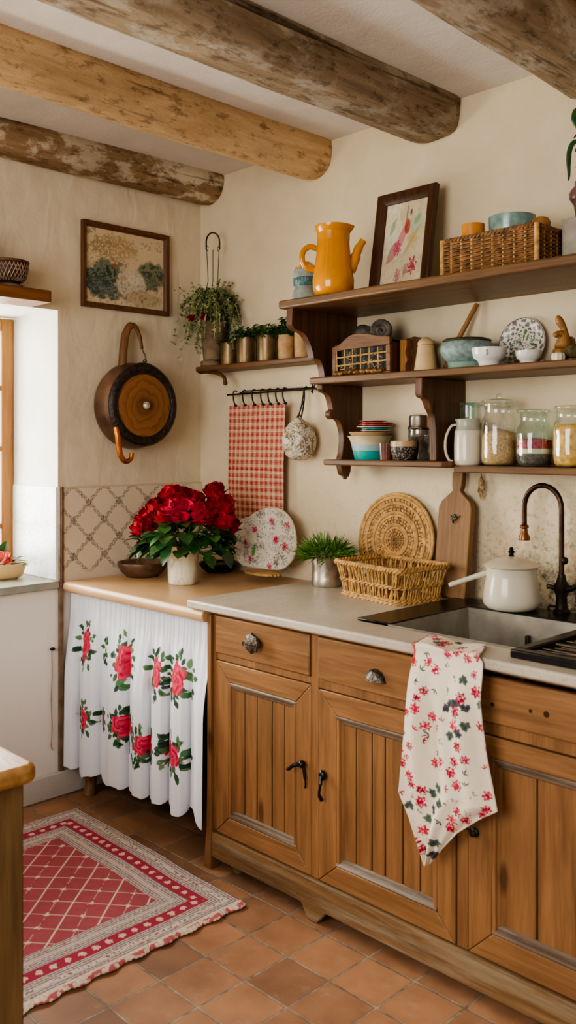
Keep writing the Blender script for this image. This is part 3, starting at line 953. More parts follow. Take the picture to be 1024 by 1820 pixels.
# curtain
ROSES = [(.149, .633, .032, .064), (.272, .628, .013, .055), (.419, .616, .032, .064), (.631, .608, .030, .058), (.755, .612, .038, .058),
         (.165, .350, .032, .044), (.268, .36, .012, .04), (.423, .375, .038, .040), (.565, .333, .034, .040), (.745, .345, .040, .044)]
def curtain_pos(u, v):
    x = .012 + .912 * u
    hem = .108 + .05 * u + .022 * np.sin(u * 2 * PI * 5.5 + 1.0) * (.3 + .7 * u) + .012 * np.sin(u * 31)
    z = .838 - (.838 - hem) * v
    A = .004 + .040 * sm(v, .03, .50)
    fr = 6.3 * (u + .035 * np.sin(u * 8.0 + .6)) + .25
    t = fr - np.floor(fr)
    fold = np.where(t < .80, np.sin(t / .80 * PI / 2) ** .9, 1 - sm(t, .80, 1.0))
    soft = .5 + .5 * np.sin(fr * 2 * PI * 2 + 1.0)
    fine = .0040 * np.sin(u * 2 * PI * 52 + 2 * np.sin(u * 9)) * (1 - sm(v, .04, .20)) + .0022 * np.sin(u * 2 * PI * 23 + 1.0) * (1 - sm(v, .15, .6))
    y = -.694 - A * (fold + .12 * soft) - fine - .010 * v
    x = x + .016 * sm(v, .05, .6) * sm(t, .55, .85) * (1 - sm(t, .88, 1.0)) * (1 - sm(u, .92, 1.0))
    z = z + .012 * (1 - fold) * sm(v, .6, 1.0)
    return x, y, z
def curtain_paint(u, v, X):
    x, z = X[:, 0], X[:, 2]
    c = np.tile(C3(236, 238, 244), (len(u), 1))
    for i, (cx, cz, rx, rz) in enumerate(ROSES):
        rx *= 1.22
        sub = (np.abs(x - cx) < rx * 4.2) & (np.abs(z - cz) < rz * 3.4)
        cc = c[sub]
        if i in (1, 6):
            rr = random.Random(i)
            for k in range(14):
                a = rr.uniform(0, 2 * PI)
                lay(cc, leafmask(x[sub], z[sub], cx + rr.uniform(-.012, .012), cz + rr.uniform(-rz, rz), rr.uniform(.02, .034), .02, a), GREENS[k % 4])
            if i == 6: rose(cc, x[sub], z[sub], cx + .012, cz + .005, .010, .03, 3, 3)
        else:
            rose(cc, x[sub], z[sub], cx, cz, rx, rz, i + 1, 10, .78 if rz > .05 else .95)
        c[sub] = cc
    # trailing sprig below the middle roses
    rr = random.Random(12)
    for k in range(34):
        t = k / 33
        px, pz = .40 + .2 * t, .345 - .10 * math.sin(t * 2.6) + .02 * t
        s2 = (np.abs(x - px) < .05) & (np.abs(z - pz) < .05)
        cc = c[s2]
        lay(cc, leafmask(x[s2], z[s2], px, pz, rr.uniform(.018, .032), .014, rr.uniform(0, 6.28)), GREENS[k % 4]); c[s2] = cc
    return c
cur = sheet('skirt_curtain', painted('white cotton with roses', 0.85, 0.1, 0.15, trans=0.12), 420, 330, curtain_pos, curtain_paint, solid=.0015)
tag(cur, 'white gathered skirt curtain printed with red roses under the tan table', 'curtain')

# wooden box under the table
bx = thing('wooden_box', 'small brown wooden box on the floor behind the rose curtain hem', 'box', (.55, -.33, 0))
MB().box(-.13, .13, -.09, .09, 0, .11).build('body', M_bracket, bx, bevel=.004)
MB().box(-.14, .14, -.10, .10, .11, .13).build('lid', M_bracket, bx, bevel=.004)

# ================================================================ RUG
def rug_pos(u, v):
    x = .185 + 1.0 * u; y = -.785 - .90 * v
    z = .007 + .002 * np.sin(x * 9 + y * 5)
    return x + .0015 * np.sin(y * 23), y + .0015 * np.sin(x * 19) - .025 * (u - .2), z
def rug_paint(u, v, X):
    x = (u * 1.0); y = v * .90
    d = np.minimum(np.minimum(x, 1.0 - x), y)          # distance to the three edges in view
    n = fbm(x * 60, y * 60, 2); nb = fbm(x * 5, y * 5, 8)
    c = np.tile(C3(170, 90, 98), (len(u), 1)) * (.82 + .36 * nb)[:, None] * (.9 + .2 * n)[:, None]
    cream = C3(226, 208, 190)
    # lattice of slanting cream lines
    yv = y
    p = (x * .755 - yv * .656 + .005) / .117; q = (x * .656 + yv * .754 - .0266) / .0765
    fa = np.abs(p - np.round(p)) * .117
    fh = np.abs(p + .5 - np.round(p + .5)) * .117
    fb = np.abs(q - np.round(q)) * .0765
    lay(c, 1 - sm(fa, .0018, .0036), cream)
    lay(c, (1 - sm(fh, .0008, .0024)) * .55 * (n > .45), cream)
    lay(c, (1 - sm(fb, .0004, .0026)) * .9, cream)
    star = np.sqrt(fh ** 2 + fb ** 2)
    lay(c, (1 - sm(star + .012 * (vnoise(x * 260, y * 260, 5) - .5), .0065, .0095)), cream)
    # borders
    wv = .5 + .5 * np.sin(d * 2 * PI / .0092 + 1.6 * fbm(x * 30, y * 30, 4))
    sp = vnoise(x * 230, y * 230, 6); along = np.where(d == y, x, y)
    def band(lo, hi): return ((d >= lo) & (d < hi)).astype(float)
    grey = C3(104, 92, 100)
    base = np.tile(C3(202, 188, 180), (len(u), 1))
    lay(base, np.clip(wv * 1.6 - .5, 0, 1) * (sp > .25) * .9, grey)
    lay(base, ((sp > .72) & (n > .5)) * .6, C3(170, 84, 92))
    m = np.maximum(band(0, .072), band(.118, .19))
    col = c.copy()
    col = col * (1 - m[:, None]) + base * m[:, None]
    lay(col, band(.028, .044) * (.6 + .4 * (sp > .45)), C3(222, 206, 188))
    lay(col, band(.030, .042) * (vnoise(along * 150, d * 150, 12) > .6) * .8, C3(120, 98, 100))
    lay(col, band(.148, .160) * .6, C3(220, 204, 190))
    rb = band(.072, .118)
    lay(col, rb, C3(168, 66, 84))
    mo = np.abs((along / .045) % 1 - .5) * .045
    lay(col, rb * (np.sqrt(mo ** 2 + (d - .095) ** 2) + .008 * (sp - .5) < .011), C3(228, 190, 178))
    return col
rug = sheet('woven_rug', painted('red woven rug', 0.95, 0.4, 0.05, 500), 450, 400, rug_pos, rug_paint, solid=.006)
tag(rug, 'red flat-woven rug with cream lattice and grey borders on the tiles', 'rug')
def fr_pos(u, v):
    x = 1.183 + .030 * v + .006 * np.sin(u * 60) * v; y = -.806 - .90 * u
    return x, y, .0115 + (.0022 * np.sin(u * 2 * PI * 60) + .004 * np.sin(u * 2 * PI * 9 + 1)) * v * (1 - .5 * v) + .004 * v - .009 * v * v
def fr_paint(u, v, X):
    n = vnoise(u * 260, v * 5, 3); n2 = vnoise(u * 70, v * 3, 9)
    c = np.tile(C3(222, 204, 182), (len(u), 1)) * (.85 + .3 * n)[:, None]
    lay(c, ((n2 > .55) & (v > .4)).astype(float) * .85, C3(190, 70, 92))
    return c
sheet('fringe', painted('rug fringe', 0.95, 0.3, 0.05), 500, 10, fr_pos, fr_paint, rug, solid=.002)

# ================================================================ FOREGROUND TABLE
ft = thing('kitchen_table', 'pale oak table with rounded corner at the bottom left edge', 'table', (1.06, -2.35, 0))
def rrect(x0, x1, y0, y1, r, n=6):
    out = []
    for cx, cy, a0 in ((x1 - r, y1 - r, 0), (x0 + r, y1 - r, 90), (x0 + r, y0 + r, 180), (x1 - r, y0 + r, 270)):
        for k in range(n + 1):
            a = math.radians(a0 + 90 * k / n); out.append((cx + r * math.cos(a), cy + r * math.sin(a)))
    return out
MB().prism(rrect(-.46, .46, -.66, .66, .03), .708, .75, 'xy').build('table_top', M_fg_table, ft, bevel=.014, seg=4)
for lx in (-.39, .395):
    for ly in (-.58, .595):
        MB().box(lx - .04, lx + .04, ly - .04, ly + .04, 0, .708).build('leg', M_fg_leg, ft, bevel=.006)
mb = MB()
mb.box(-.35, .355, .60, .625, .61, .708).box(-.35, .355, -.61, -.585, .61, .708).box(-.42, -.395, -.54, .555, .61, .708).box(.40, .425, -.54, .555, .61, .708)
mb.build('apron', M_fg_leg, ft)

# ================================================================ THINGS ON THE COUNTERS
# oval stoneware dish and its neighbour
def dish(name, label, loc, r, h, mat, mi, sc=1.0):
    t = thing(name, label, 'bowl', loc)
    M = Matrix.Diagonal((1, sc, 1, 1))
    MB().lathe([(0, 0), (r * .62, 0), (r * .85, h * .35), (r, h * .82), (r * .985, h), (r * .93, h * .97), (r * .9, h * .8), (r * .6, h * .25), (0, h * .2)], 40, M).build('body', mat, t, ang=60)
    MB().lathe([(0, h * .24), (r * .6, h * .29), (r * .84, h * .72)], 40, M).build('glazed_inside', mi, t, ang=60)
    return t
dish('stoneware_bowl', 'wide brown stoneware bowl before the trellis tiles', (.130, -.425, TZ), .108, .062, M_brown_glaze, M_brown_in)
dish('dark_dish', 'low black and brown dish behind the geranium vase', (.255, -.105, TZ), .088, .042, M_black, M_brown_in)
t = thing('ceramic_cup', 'tall white cup half hidden behind the geranium vase', 'cup', (.175, -.225, TZ))
MB().lathe([(0, 0), (.026, 0), (.028, .01), (.033, .10), (.034, .125), (.031, .125), (.029, .1), (.025, .012), (0, .012)], 28).build('body', M_ivory, t)

# geranium in an ivory vase
vx, vy = .415, -.43
vz = thing('flower_vase', 'bark-textured ivory vase on the tan table holding red geraniums', 'vase', (vx, vy, TZ))
M_vase = NT('cracked ivory'); N = M_vase
b = N.bsdf(None, 0.3, 0, 0.5)
v = N.coord((1, 1, .35))
col = N.ramp(N.noise(v, 16, 4), [(0.3, S(196, 180, 146)), (0.6, S(232, 222, 198))])
vo = N.n('TexVoronoi', feature='DISTANCE_TO_EDGE'); vo.inputs['Scale'].default_value = 20
N.l(N.coord((1, 1, .45)), vo.inputs['Vector'])
ck = N.ramp(vo.outputs['Distance'], [(0.0, (0.55, 0.46, 0.34, 1)), (0.03, (1, 1, 1, 1))])
N.l(N.mix(.7, col, ck, 'MULTIPLY'), b.inputs['Base Color'])
N.bump(b, N.noise(N.coord((1, 1, .3)), 32, 4), 0.55, 0.008)
def vlobes(t, z): return 1 + .02 * math.cos(4 * t + .5) + .012 * math.cos(7 * t + z * 40)
MB().lathe([(0, 0), (.054, 0), (.060, .006), (.061, .03), (.063, .09), (.068, .13), (.076, .152), (.078, .157), (.073, .157), (.066, .14), (.058, .09), (.055, .02), (0, .018)], 48, lobes=vlobes).build('body', N.m, vz, ang=60)
MB().lathe([(0, .137), (.063, .137)], 24).build('soil', M_soil, vz)
gp = thing('geranium_plant', 'bushy geranium with crimson flower heads in the ivory vase', 'plant', (vx, vy, TZ + .138))
rr = random.Random(21)
mbl = MB(); mbd = MB(); mst = MB()
for k in range(150):
    a = rr.uniform(0, 2 * PI); q = rr.random() ** .6
    R_ = .055 + .125 * q
    zc = rr.uniform(.015, .12) - .055 * (q ** 2)
    p = Vector((R_ * math.cos(a), R_ * math.sin(a) , zc + .005))
    d = Vector((math.cos(a + rr.uniform(-.8, .8)), math.sin(a + rr.uniform(-.8, .8)), rr.uniform(-.7, .45)))
    (mbl if k % 3 == 0 else mbd).leaf(p, d, rr.uniform(.05, .075), rr.uniform(.05, .07), .35, fold=.12)
    if k % 5 == 0:
        mst.tube([(p.x * .15, p.y * .15, -.01), (p.x * .6, p.y * .6, zc * .7), tuple(p)], .0022, 5)
mbd.build('leaves', M_leaf_dk, gp); mbl.build('young_leaves', M_leaf, gp); mst.build('stems', M_leaf, gp)
# flower heads placed in the plant's own frame: right vector r0 lies across the view of the corner
heads = [(-.135, .025, .115, .052, 0), (-.105, .0, .165, .04, 0), (-.045, .03, .205, .05, 0), (.0, .045, .195, .048, 0), (-.025, -.055, .160, .048, 1), (.045, -.05, .145, .056, 1),
         (.04, .05, .185, .045, 0), (.125, .05, .225, .040, 0), (.15, .02, .165, .052, 0), (.105, -.01, .14, .05, 0), (.165, -.01, .115, .045, 0), (-.16, -.02, .08, .04, 0), (.19, .04, .09, .036, 0), (-.07, -.06, .125, .036, 0)]
c45 = math.cos(.79); s45 = math.sin(.79)
for hi, (a_, b_, z_, r_, kind) in enumerate(heads):
    px, py = a_ * c45 - b_ * s45, a_ * s45 + b_ * c45
    mb = MB()
    rr = random.Random(100 + hi)
    cen = Vector((px, py, z_))
    for el0, n_, rad, wk in ((1.1, 3, .66, 1.1), (.5, 4, .88, 1.35), (-.1, 5, 1.0, 1.3), (-.7, 4, 1.0, 1.25)):
        for k in range(n_):
            a = 2 * PI * k / n_ + el0 * 3 + rr.uniform(-.25, .25)
            el = el0 + rr.uniform(-.15, .15)
            d = Vector((math.cos(a) * math.cos(el), math.sin(a) * math.cos(el), math.sin(el)))
            up_t = Vector((-math.cos(a) * math.sin(el), -math.sin(a) * math.sin(el), math.cos(el)))
            dirn = (up_t + d * rr.uniform(.1, .45)).normalized()
            mb.petal(cen + (d * .86 - up_t * .40) * r_ * rad, dirn, r_ * 1.08, r_ * 1.35 * wk, d, -.24, rr.randrange(99))
    o = mb.build('flower_head', M_petal2 if kind else M_petal, gp)
    MB().tube([(px * .2, py * .2, .0), (px * .7, py * .7, z_ * .6), (px, py, z_ - .004)], .0028, 6).build('flower_stalk', M_leaf, o)

# decorative floral board on a little stand
PB = [(.396, .936), (.371, 1.0), (.368, 1.05), (.378, 1.092), (.410, 1.118), (.451, 1.130), (.480, 1.148), (.514, 1.160), (.556, 1.171), (.600, 1.174), (.645, 1.166), (.690, 1.138), (.722, 1.095), (.739, 1.04), (.736, .99), (.715, .955), (.674, .925), (.62, .917), (.556, .915), (.48, .915), (.43, .918)]
plx, ply = .556, -.115
PBs = spline([(a - plx, 0, z - CT) for a, z in PB] + [(PB[0][0] - plx, 0, PB[0][1] - CT)], 5)
poly = np.array([(p.x, p.z) for p in PBs])
def inpoly(px, py, poly):
    ins = np.zeros(len(px), dtype=bool); j = len(poly) - 1
    for i in range(len(poly)):
        xi, yi = poly[i]; xj, yj = poly[j]
        with np.errstate(divide='ignore', invalid='ignore'):
            cnd = ((yi > py) != (yj > py)) & (px < (xj - xi) * (py - yi) / (yj - yi + 1e-12) + xi)
        ins ^= cnd; j = i
    return ins
LEAN = Matrix.Rotation(math.radians(-10), 4, 'X')
pl = thing('floral_plaque', 'cream rose-printed ceramic plaque leaning before the red checked towel', 'plaque', (plx, ply, CT))
pl.rotation_euler = (math.radians(-7), 0, 0); pl.location = (plx, ply - .01, CT + .011)
mb = MB(); mb.prism([(p.x, p.z) for p in PBs[:-1]], 0.0, .012, 'xz'); mb.build('back', M_ivory, pl, bevel=.003)
def plaque_pos(u, v):
    return -.20 + .40 * u, 0 * u - .0012, .0 + .27 * v
def plaque_paint(u, v, X):
    x, z = X[:, 0], X[:, 2]
    c = np.tile(C3(226, 216, 198), (len(u), 1)) * (.94 + .1 * fbm(x * 30, z * 30, 1))[:, None]
    n = vnoise(x * 420, z * 420, 5); m = fbm(x * 24, z * 24, 7)
    lay(c, ((n > .66) & (m > .42)) * .8, C3(108, 104, 92))
    lay(c, ((n < .22) & (m < .56)) * .6, C3(150, 112, 100))
    rr = random.Random(5)
    for i in range(34):
        px, pz = rr.uniform(-.18, .18), rr.uniform(.01, .25)
        for k in range(9):
            lay(c, leafmask(x, z, px + rr.uniform(-.014, .014), pz + rr.uniform(-.014, .014), .012, .006, rr.uniform(0, 6.28)) * .75, [C3(120, 124, 106), C3(92, 92, 84), C3(150, 128, 112)][k % 3])
    for i, (a, b_, r_) in enumerate(((.034, .205, .014), (.128, .196, .013), (-.065, .163, .016), (.07, .128, .016), (.125, .105, .016), (-.075, .035, .015), (.045, .018, .013), (-.115, .105, .012))):
        blossom(c, x, z, a, b_, r_, i, C3(186, 34, 74))
    lay(c, leafmask(x, z, -.062, .045, .065, .022, 1.45), C3(96, 150, 70))
    return c
sheet('painted_face', painted('floral print', 0.35, spec=0.5), 170, 120, plaque_pos, plaque_paint, pl, keep=lambda u, v, X: inpoly(X[:, 0], X[:, 2], poly * np.array([.985, .985]) + np.array([0, .002])))
ps = thing('plaque_stand', 'small scalloped straw-coloured stand under the floral plaque', 'stand', (.60, -.16, CT))
mb = MB()
pp = [(.095 * (1 + .04 * math.cos(11 * k / 40 * 2 * PI)) * math.cos(2 * PI * k / 80), .05 * (1 + .05 * math.cos(11 * k / 40 * 2 * PI)) * math.sin(2 * PI * k / 80)) for k in range(80)]
mb.prism(pp, 0, .010, 'xy'); mb.build('base', M_straw, ps, bevel=.002)

# grass in a silvered pot
gx, gy = .985, -.19
g = thing('silver_pot', 'dented silver pot holding grass beside the wicker basket', 'pot', (gx, gy, CT))
M_silver = plain('tarnished silver', S(186, 176, 158), 0.3, 0.75, 0.5, 0.3, 18, 0.25, 60)
MB().lathe([(0, 0), (.056, 0), (.060, .008), (.056, .03), (.055, .06), (.057, .10), (.062, .122), (.066, .126), (.063, .130), (.055, .12), (.05, .02), (0, .02)], 40).build('body', M_silver, g, ang=50)
MB().lathe([(0, .112), (.054, .112)], 24).build('soil', M_soil, g)
MB().tube([(-.045, -.035, .118), (-.055, -.045, .110), (-.058, -.047, .098)], .0035, 6).build('hook', M_iron, g)
gr = thing('grass_plant', 'tuft of bright green spiky grass growing from the silver pot', 'plant', (gx, gy, CT + .113))
rr = random.Random(3); mb = MB(); mb2 = MB()
for k in range(1300):
    a = rr.uniform(0, 2 * PI); q = math.sqrt(rr.random())
    el = 1.45 - 1.5 * q + rr.uniform(-.25, .25)
    d = Vector((math.cos(a) * math.cos(el), math.sin(a) * math.cos(el), math.sin(el)))
    base = Vector((q * .040 * math.cos(a), q * .040 * math.sin(a), 0)) + d * rr.uniform(.0, .062)
    d2 = (d + Vector((rr.uniform(-.5, .5), rr.uniform(-.5, .5), rr.uniform(-.2, .5)))).normalized()
    Ln = rr.uniform(.032, .058)
    s = d2.cross(Vector((rr.uniform(-1, 1), rr.uniform(-1, 1), .3))).normalized()
    w = rr.uniform(.0012, .0024)
    mid = base + d2 * Ln * .6; tip = base + d2 * Ln + Vector((0, 0, -.003))
    (mb if k % 4 else mb2).add([base - s * w, base + s * w, mid + s * w * .8, mid - s * w * .8, tip], [(0, 1, 2, 3), (3, 2, 4)])
mb.build('blades', M_grass, gr, smooth=False); mb2.build('dark_blades', M_leaf, gr, smooth=False)

# coiled straw tray against the wall
st_ = thing('straw_tray', 'round coiled straw tray leaning on the wall behind the wicker basket', 'tray', (1.192, -.047, CT))
st_.rotation_euler = (math.radians(-6), 0, 0)
R0 = .176
mb = MB()
MT = Matrix.Translation((0, 0, R0)) @ Matrix.Rotation(PI / 2, 4, 'X')
k = 0
rads = [.012 + .0115 * i for i in range(15)]
for i, r_ in enumerate(rads):
    z_ = .010 if i in (4, 8, 11, 13, 14) else .0045
    pts = [(r_ * math.cos(2 * PI * j / 56), r_ * math.sin(2 * PI * j / 56), z_ * .6 + .0012 * (j % 2)) for j in range(56)]
    mb.tube(pts, .0065 if i not in (4, 8, 11) else .0072, 8, closed=True, M=MT)
mb.build('coils', M_straw, st_)
mb = MB()
rr = random.Random(8)
for i, r_ in enumerate(rads[:-2]):
    if i in (3, 7): continue
    n_ = int(10 + r_ * 300)
    for j in range(n_):
        a = 2 * PI * (j + rr.uniform(-.3, .3)) / n_
        p0 = (r_ - .006, .0105 + .001 * rr.random()); p1 = (r_ + .007, .0105)
        mb.tube([(p0[0] * math.cos(a), p0[0] * math.sin(a), .0095), (p1[0] * math.cos(a + .03), p1[0] * math.sin(a + .03), .0095)], .0022, 4, M=MT)
mb.build('stitches', M_straw_dk, st_)
MB().lathe([(0, -.003), (.166, -.003), (.166, .001), (0, .001)], 48, MT).build('backing', M_straw_dk, st_)

# wicker basket with open-work sides
wb = thing('wicker_basket', 'open-work rectangular wicker basket on the counter before the straw tray', 'basket', (1.318, -.218, CT), math.radians(-9))
bw, bd, bh = .146, .105, .118
def bpt(side, s, z):
    fl = 1 + .17 * (z / bh) ** 1.3
    W, D_ = bw * fl, bd * fl
    rc = .03
    per = rrect(-W, W, -D_, D_, rc, 5)
    return per
def ring(z, dz=0.0, n=1):
    fl = 1 + .17 * (z / bh) ** 1.3
    return [(x, y, z + dz) for x, y in rrect(-bw * fl, bw * fl, -bd * fl, bd * fl, .03, 5)]
def resample(pts, n):
    P = [Vector(p) for p in pts] + [Vector(pts[0])]
    Ls = [0]
    for a, b_ in zip(P, P[1:]): Ls.append(Ls[-1] + (b_ - a).length)
    out = []; k = 0
    for i in range(n):
        s = Ls[-1] * i / n
        while Ls[k + 1] < s: k += 1
        out.append(P[k].lerp(P[k + 1], (s - Ls[k]) / max(1e-9, Ls[k + 1] - Ls[k])))
    return out
def twist(base, r, off, turns, n=150, ph=0):
    R1 = resample(base, n); out = []
    for i, p in enumerate(R1):
        a = 2 * PI * turns * i / n + ph
        d = (R1[(i + 1) % n] - R1[i - 1]).normalized()
        s = d.cross(Vector((0, 0, 1)))
        out.append(p + s * off * math.cos(a) + Vector((0, 0, 1)) * off * math.sin(a))
    return out
mb = MB()
for ph in (0, 2.1, 4.2):
    mb.tube(twist(ring(bh), .005, .0055, 26, ph=ph), .0052, 6, closed=True)
mb.build('rim', M_straw, wb)
mb = MB()
for ph in (0, PI):
    mb.tube(twist(ring(.058), .003, .004, 22, ph=ph), .0036, 6, closed=True)
    mb.tube(twist(ring(.012), .004, .004, 22, ph=ph), .0048, 6, closed=True)
    mb.tube(twist(ring(.004), .004, .003, 22, ph=ph), .0048, 6, closed=True, M=Matrix.Diagonal((1.04, 1.04, 1, 1)))
mb.build('bands', M_straw, wb)
mb = MB(); rr = random.Random(17)
n_ = 84
lo = resample(ring(.010), n_); md = resample(ring(.058), n_); hi = resample(ring(bh - .004), n_)
for i in range(n_):
    j = (i + rr.choice((0, 0, 0, 1, -1, 2, -2))) % n_
    q = [lo[i], md[i].lerp(md[j], .4), hi[j]]
    mb.tube(spline(q, 3), rr.uniform(.0026, .0046), 5)
    if i % 3 == 0:
        mb.tube(spline([lo[i], md[(i + 2) % n_], hi[(i + 1) % n_]], 3), .0022, 5)
mb.build('stakes', M_straw, wb)
mb = MB()
for k in range(26):
    x = -bw + .008 + k * (2 * bw - .016) / 25
    mb.tube([(x, -bd + .006, .007 + .002 * (k % 2)), (x, bd - .006, .007 + .002 * (k % 2))], .0058, 6)
mb.build('base', M_straw_dk, wb)

# cutting board
cb = thing('cutting_board', 'brown paddle cutting board leaning on the wall behind the pot handle', 'cutting board', (1.478, -.085, CT + .001))
cb.rotation_euler = (math.radians(-7), 0, 0)
prof = [(-.066, 0), (.064, 0), (.066, .06), (.068, .312), (.060, .335), (.040, .352), (.026, .364), (.018, .372), (.016, .378), (.020, .388), (.022, .43), (.019, .442), (-.019, .442), (-.022, .43), (-.020, .388), (-.016, .378), (-.018, .372), (-.026, .364), (-.040, .352), (-.060, .335), (-.070, .312), (-.069, .06)]
MB().prism(prof, -.014, .014, 'xz').build('board', M_board, cb, bevel=.004, seg=3)
mb = MB()
for k in range(14):
    a = k * 2.4; r_ = .0035 * math.sqrt(k)
    mb.ball((r_ * math.cos(a), -.018, .278 + r_ * .8 * math.sin(a)), .0042, (1, 1, 1), 8, 6)
mb.tube([(0, -.016, .272), (.002, -.024, .266), (.0, -.018, .26)], .003, 6)
mb.tube([(.008, -.018, .28), (.02, -.020, .282), (.028, -.018, .286)], .0014, 5)
mb.build('knob', M_pewter, cb)

# enamel pot
ptx, pty = 1.757, -.150
pt = thing('enamel_pot', 'cream enamel saucepan with long handle standing on the sink rim', 'pot', (ptx, pty, CT + .0075))
prof = [(0, 0), (.060, 0), (.078, .004), (.090, .018), (.0915, .035), (.086, .075), (.080, .105), (.080, .125), (.083, .135), (.078, .135), (.076, .12), (.08, .08), (.085, .03), (.07, .008), (0, .006)]
MB().lathe(prof, 48).build('body', M_white_enamel, pt, ang=60)
M_lid = plain('beige enamel lid', S(206, 190, 164), 0.22, 0, 0.5, 0.03, 5)
ld = MB().lathe([(.070, .136), (.089, .137), (.0905, .1405), (.082, .146), (.05, .160), (.02, .168), (0, .169)], 48).build('lid', M_lid, pt, ang=60)
mb = MB().lathe([(0, .168), (.008, .168), (.009, .172), (.006, .176), (.010, .180), (.0105, .185), (.006, .188), (.008, .192), (.004, .198), (0, .199)], 18)
mb.build('lid_knob', M_black, ld)
hd = Vector((-.698, -.42, 0)).normalized()
pts = [hd * .076 + Vector((0, 0, .112)), hd * .12 + Vector((0, 0, .097)), hd * .165 + Vector((0, 0, .080)), hd * .198 + Vector((0, 0, .068))]
MB().tube(spline(pts, 5), [.0095] * 5 + [.0085] * 5 + [.0085] * 5 + [.0075], 14).build('handle', M_white_enamel, pt)

# tap
fa = thing('kitchen_tap', 'dark bronze gooseneck tap behind the sink', 'tap', (1.905, -.10, CT + .0075))
mb = MB()
mb.lathe([(0, 0), (.026, 0), (.027, .006), (.019, .014), (.017, .05), (.024, .072), (.026, .085), (.016, .098), (.011, .12), (0, .12)], 24)
mb.build('base', M_iron, fa)
npts = [(0, 0, .11), (0, 0, .20), (0, 0, .30)] + [(-.0655 + .0655 * math.cos(math.radians(a)), 0, .325 + .072 * math.sin(math.radians(a))) for a in range(0, 181, 12)] + [(-.131, 0, .29), (-.131, 0, .262)]
MB().tube(npts, .0085, 14).build('spout', M_bronze, fa)
MB().lathe([(0, .218), (.018, .218), (.0185, .228), (.012, .240), (.010, .255), (.014, .258), (.0145, .265), (.008, .27), (0, .27)], 20, Matrix.Translation((-.131, 0, 0))).build('spout_nozzle', plain('brown copper', S(128, 82, 50), .3, .8), fa)
mb = MB(); mb.ball((.014, -.006, .165), .011, (1, 1, 1.1), 12, 8); mb.tube([(0, 0, .165), (.012, -.004, .165)], .005, 8); mb.build('side_button', M_iron, fa)
mb = MB()
mb.tube(spline([(.01, 0, .075), (.04, -.006, .082), (.07, -.012, .098), (.10, -.018, .102)], 5), [.011] * 5 + [.009] * 5 + [.008] * 6, 10)
mb.tube(spline([(-.01, -.004, .07), (-.03, -.012, .08), (-.042, -.016, .078)], 5), .007, 8)
mb.build('lever', M_iron, fa)
mb = MB(); mb.tube([(-.012, -.01, .02), (-.03, -.02, .022), (-.034, -.022, .012), (-.03, -.02, .004)], .0045, 8); mb.build('side_bracket', M_iron, fa)

# tea towel over the counter edge
LZ = [(.923, 1.838), (.905, 1.836), (.83, 1.829), (.68, 1.819), (.517, 1.806), (.46, 1.840), (.35, 1.896)]
RZ = [(.923, 1.972), (.905, 1.990), (.871, 2.035), (.763, 2.062), (.66, 2.100), (.642, 2.102)]
def towel_pos(u, v):
    # v runs down the cloth; the first tenth lies on the counter
    lx = np.interp(v, [0, .10, .14, .28, .5, .74, .83, 1.0], [1.800, 1.824, 1.836, 1.829, 1.819, 1.806, 1.842, 1.894])
    rx = np.interp(v, [0, .10, .14, .28, .5, .70, .76, .84, .92, 1.0], [1.985, 2.03, 2.050, 2.052, 2.068, 2.096, 2.040, 1.978, 1.935, 1.899])
    x = lx + (rx - lx) * u
    on = np.clip(v / .12, 0, 1)
    z = np.where(v < .12, CT + .0035, CT + .003 - (v - .12) / .88 * .560)
    # hem climbs towards the right corner
    lift = np.clip(u - .1, 0, 1) * .0
    y = np.where(v < .12, -.650 - .109 * on, -.764 - .012 * sm(v, .12, .3))
    dr = sm(v, .12, .16)
    z = z - (1 - dr) * 0 + .004 * np.sin(u * 8) * (v < .12)
    y = y - (.010 * np.sin(u * 2 * PI * 1.6 + v * 2.0) + .006 * np.sin(u * 2 * PI * 3.3 - v * 4)) * sm(v, .13, .5) - .010 * sm(v, .13, .4)
    # soften the fold over the edge
    k = np.exp(-((v - .12) / .02) ** 2)
    y = y - .004 * k; z = z + .0015 * k
    return x, y, z
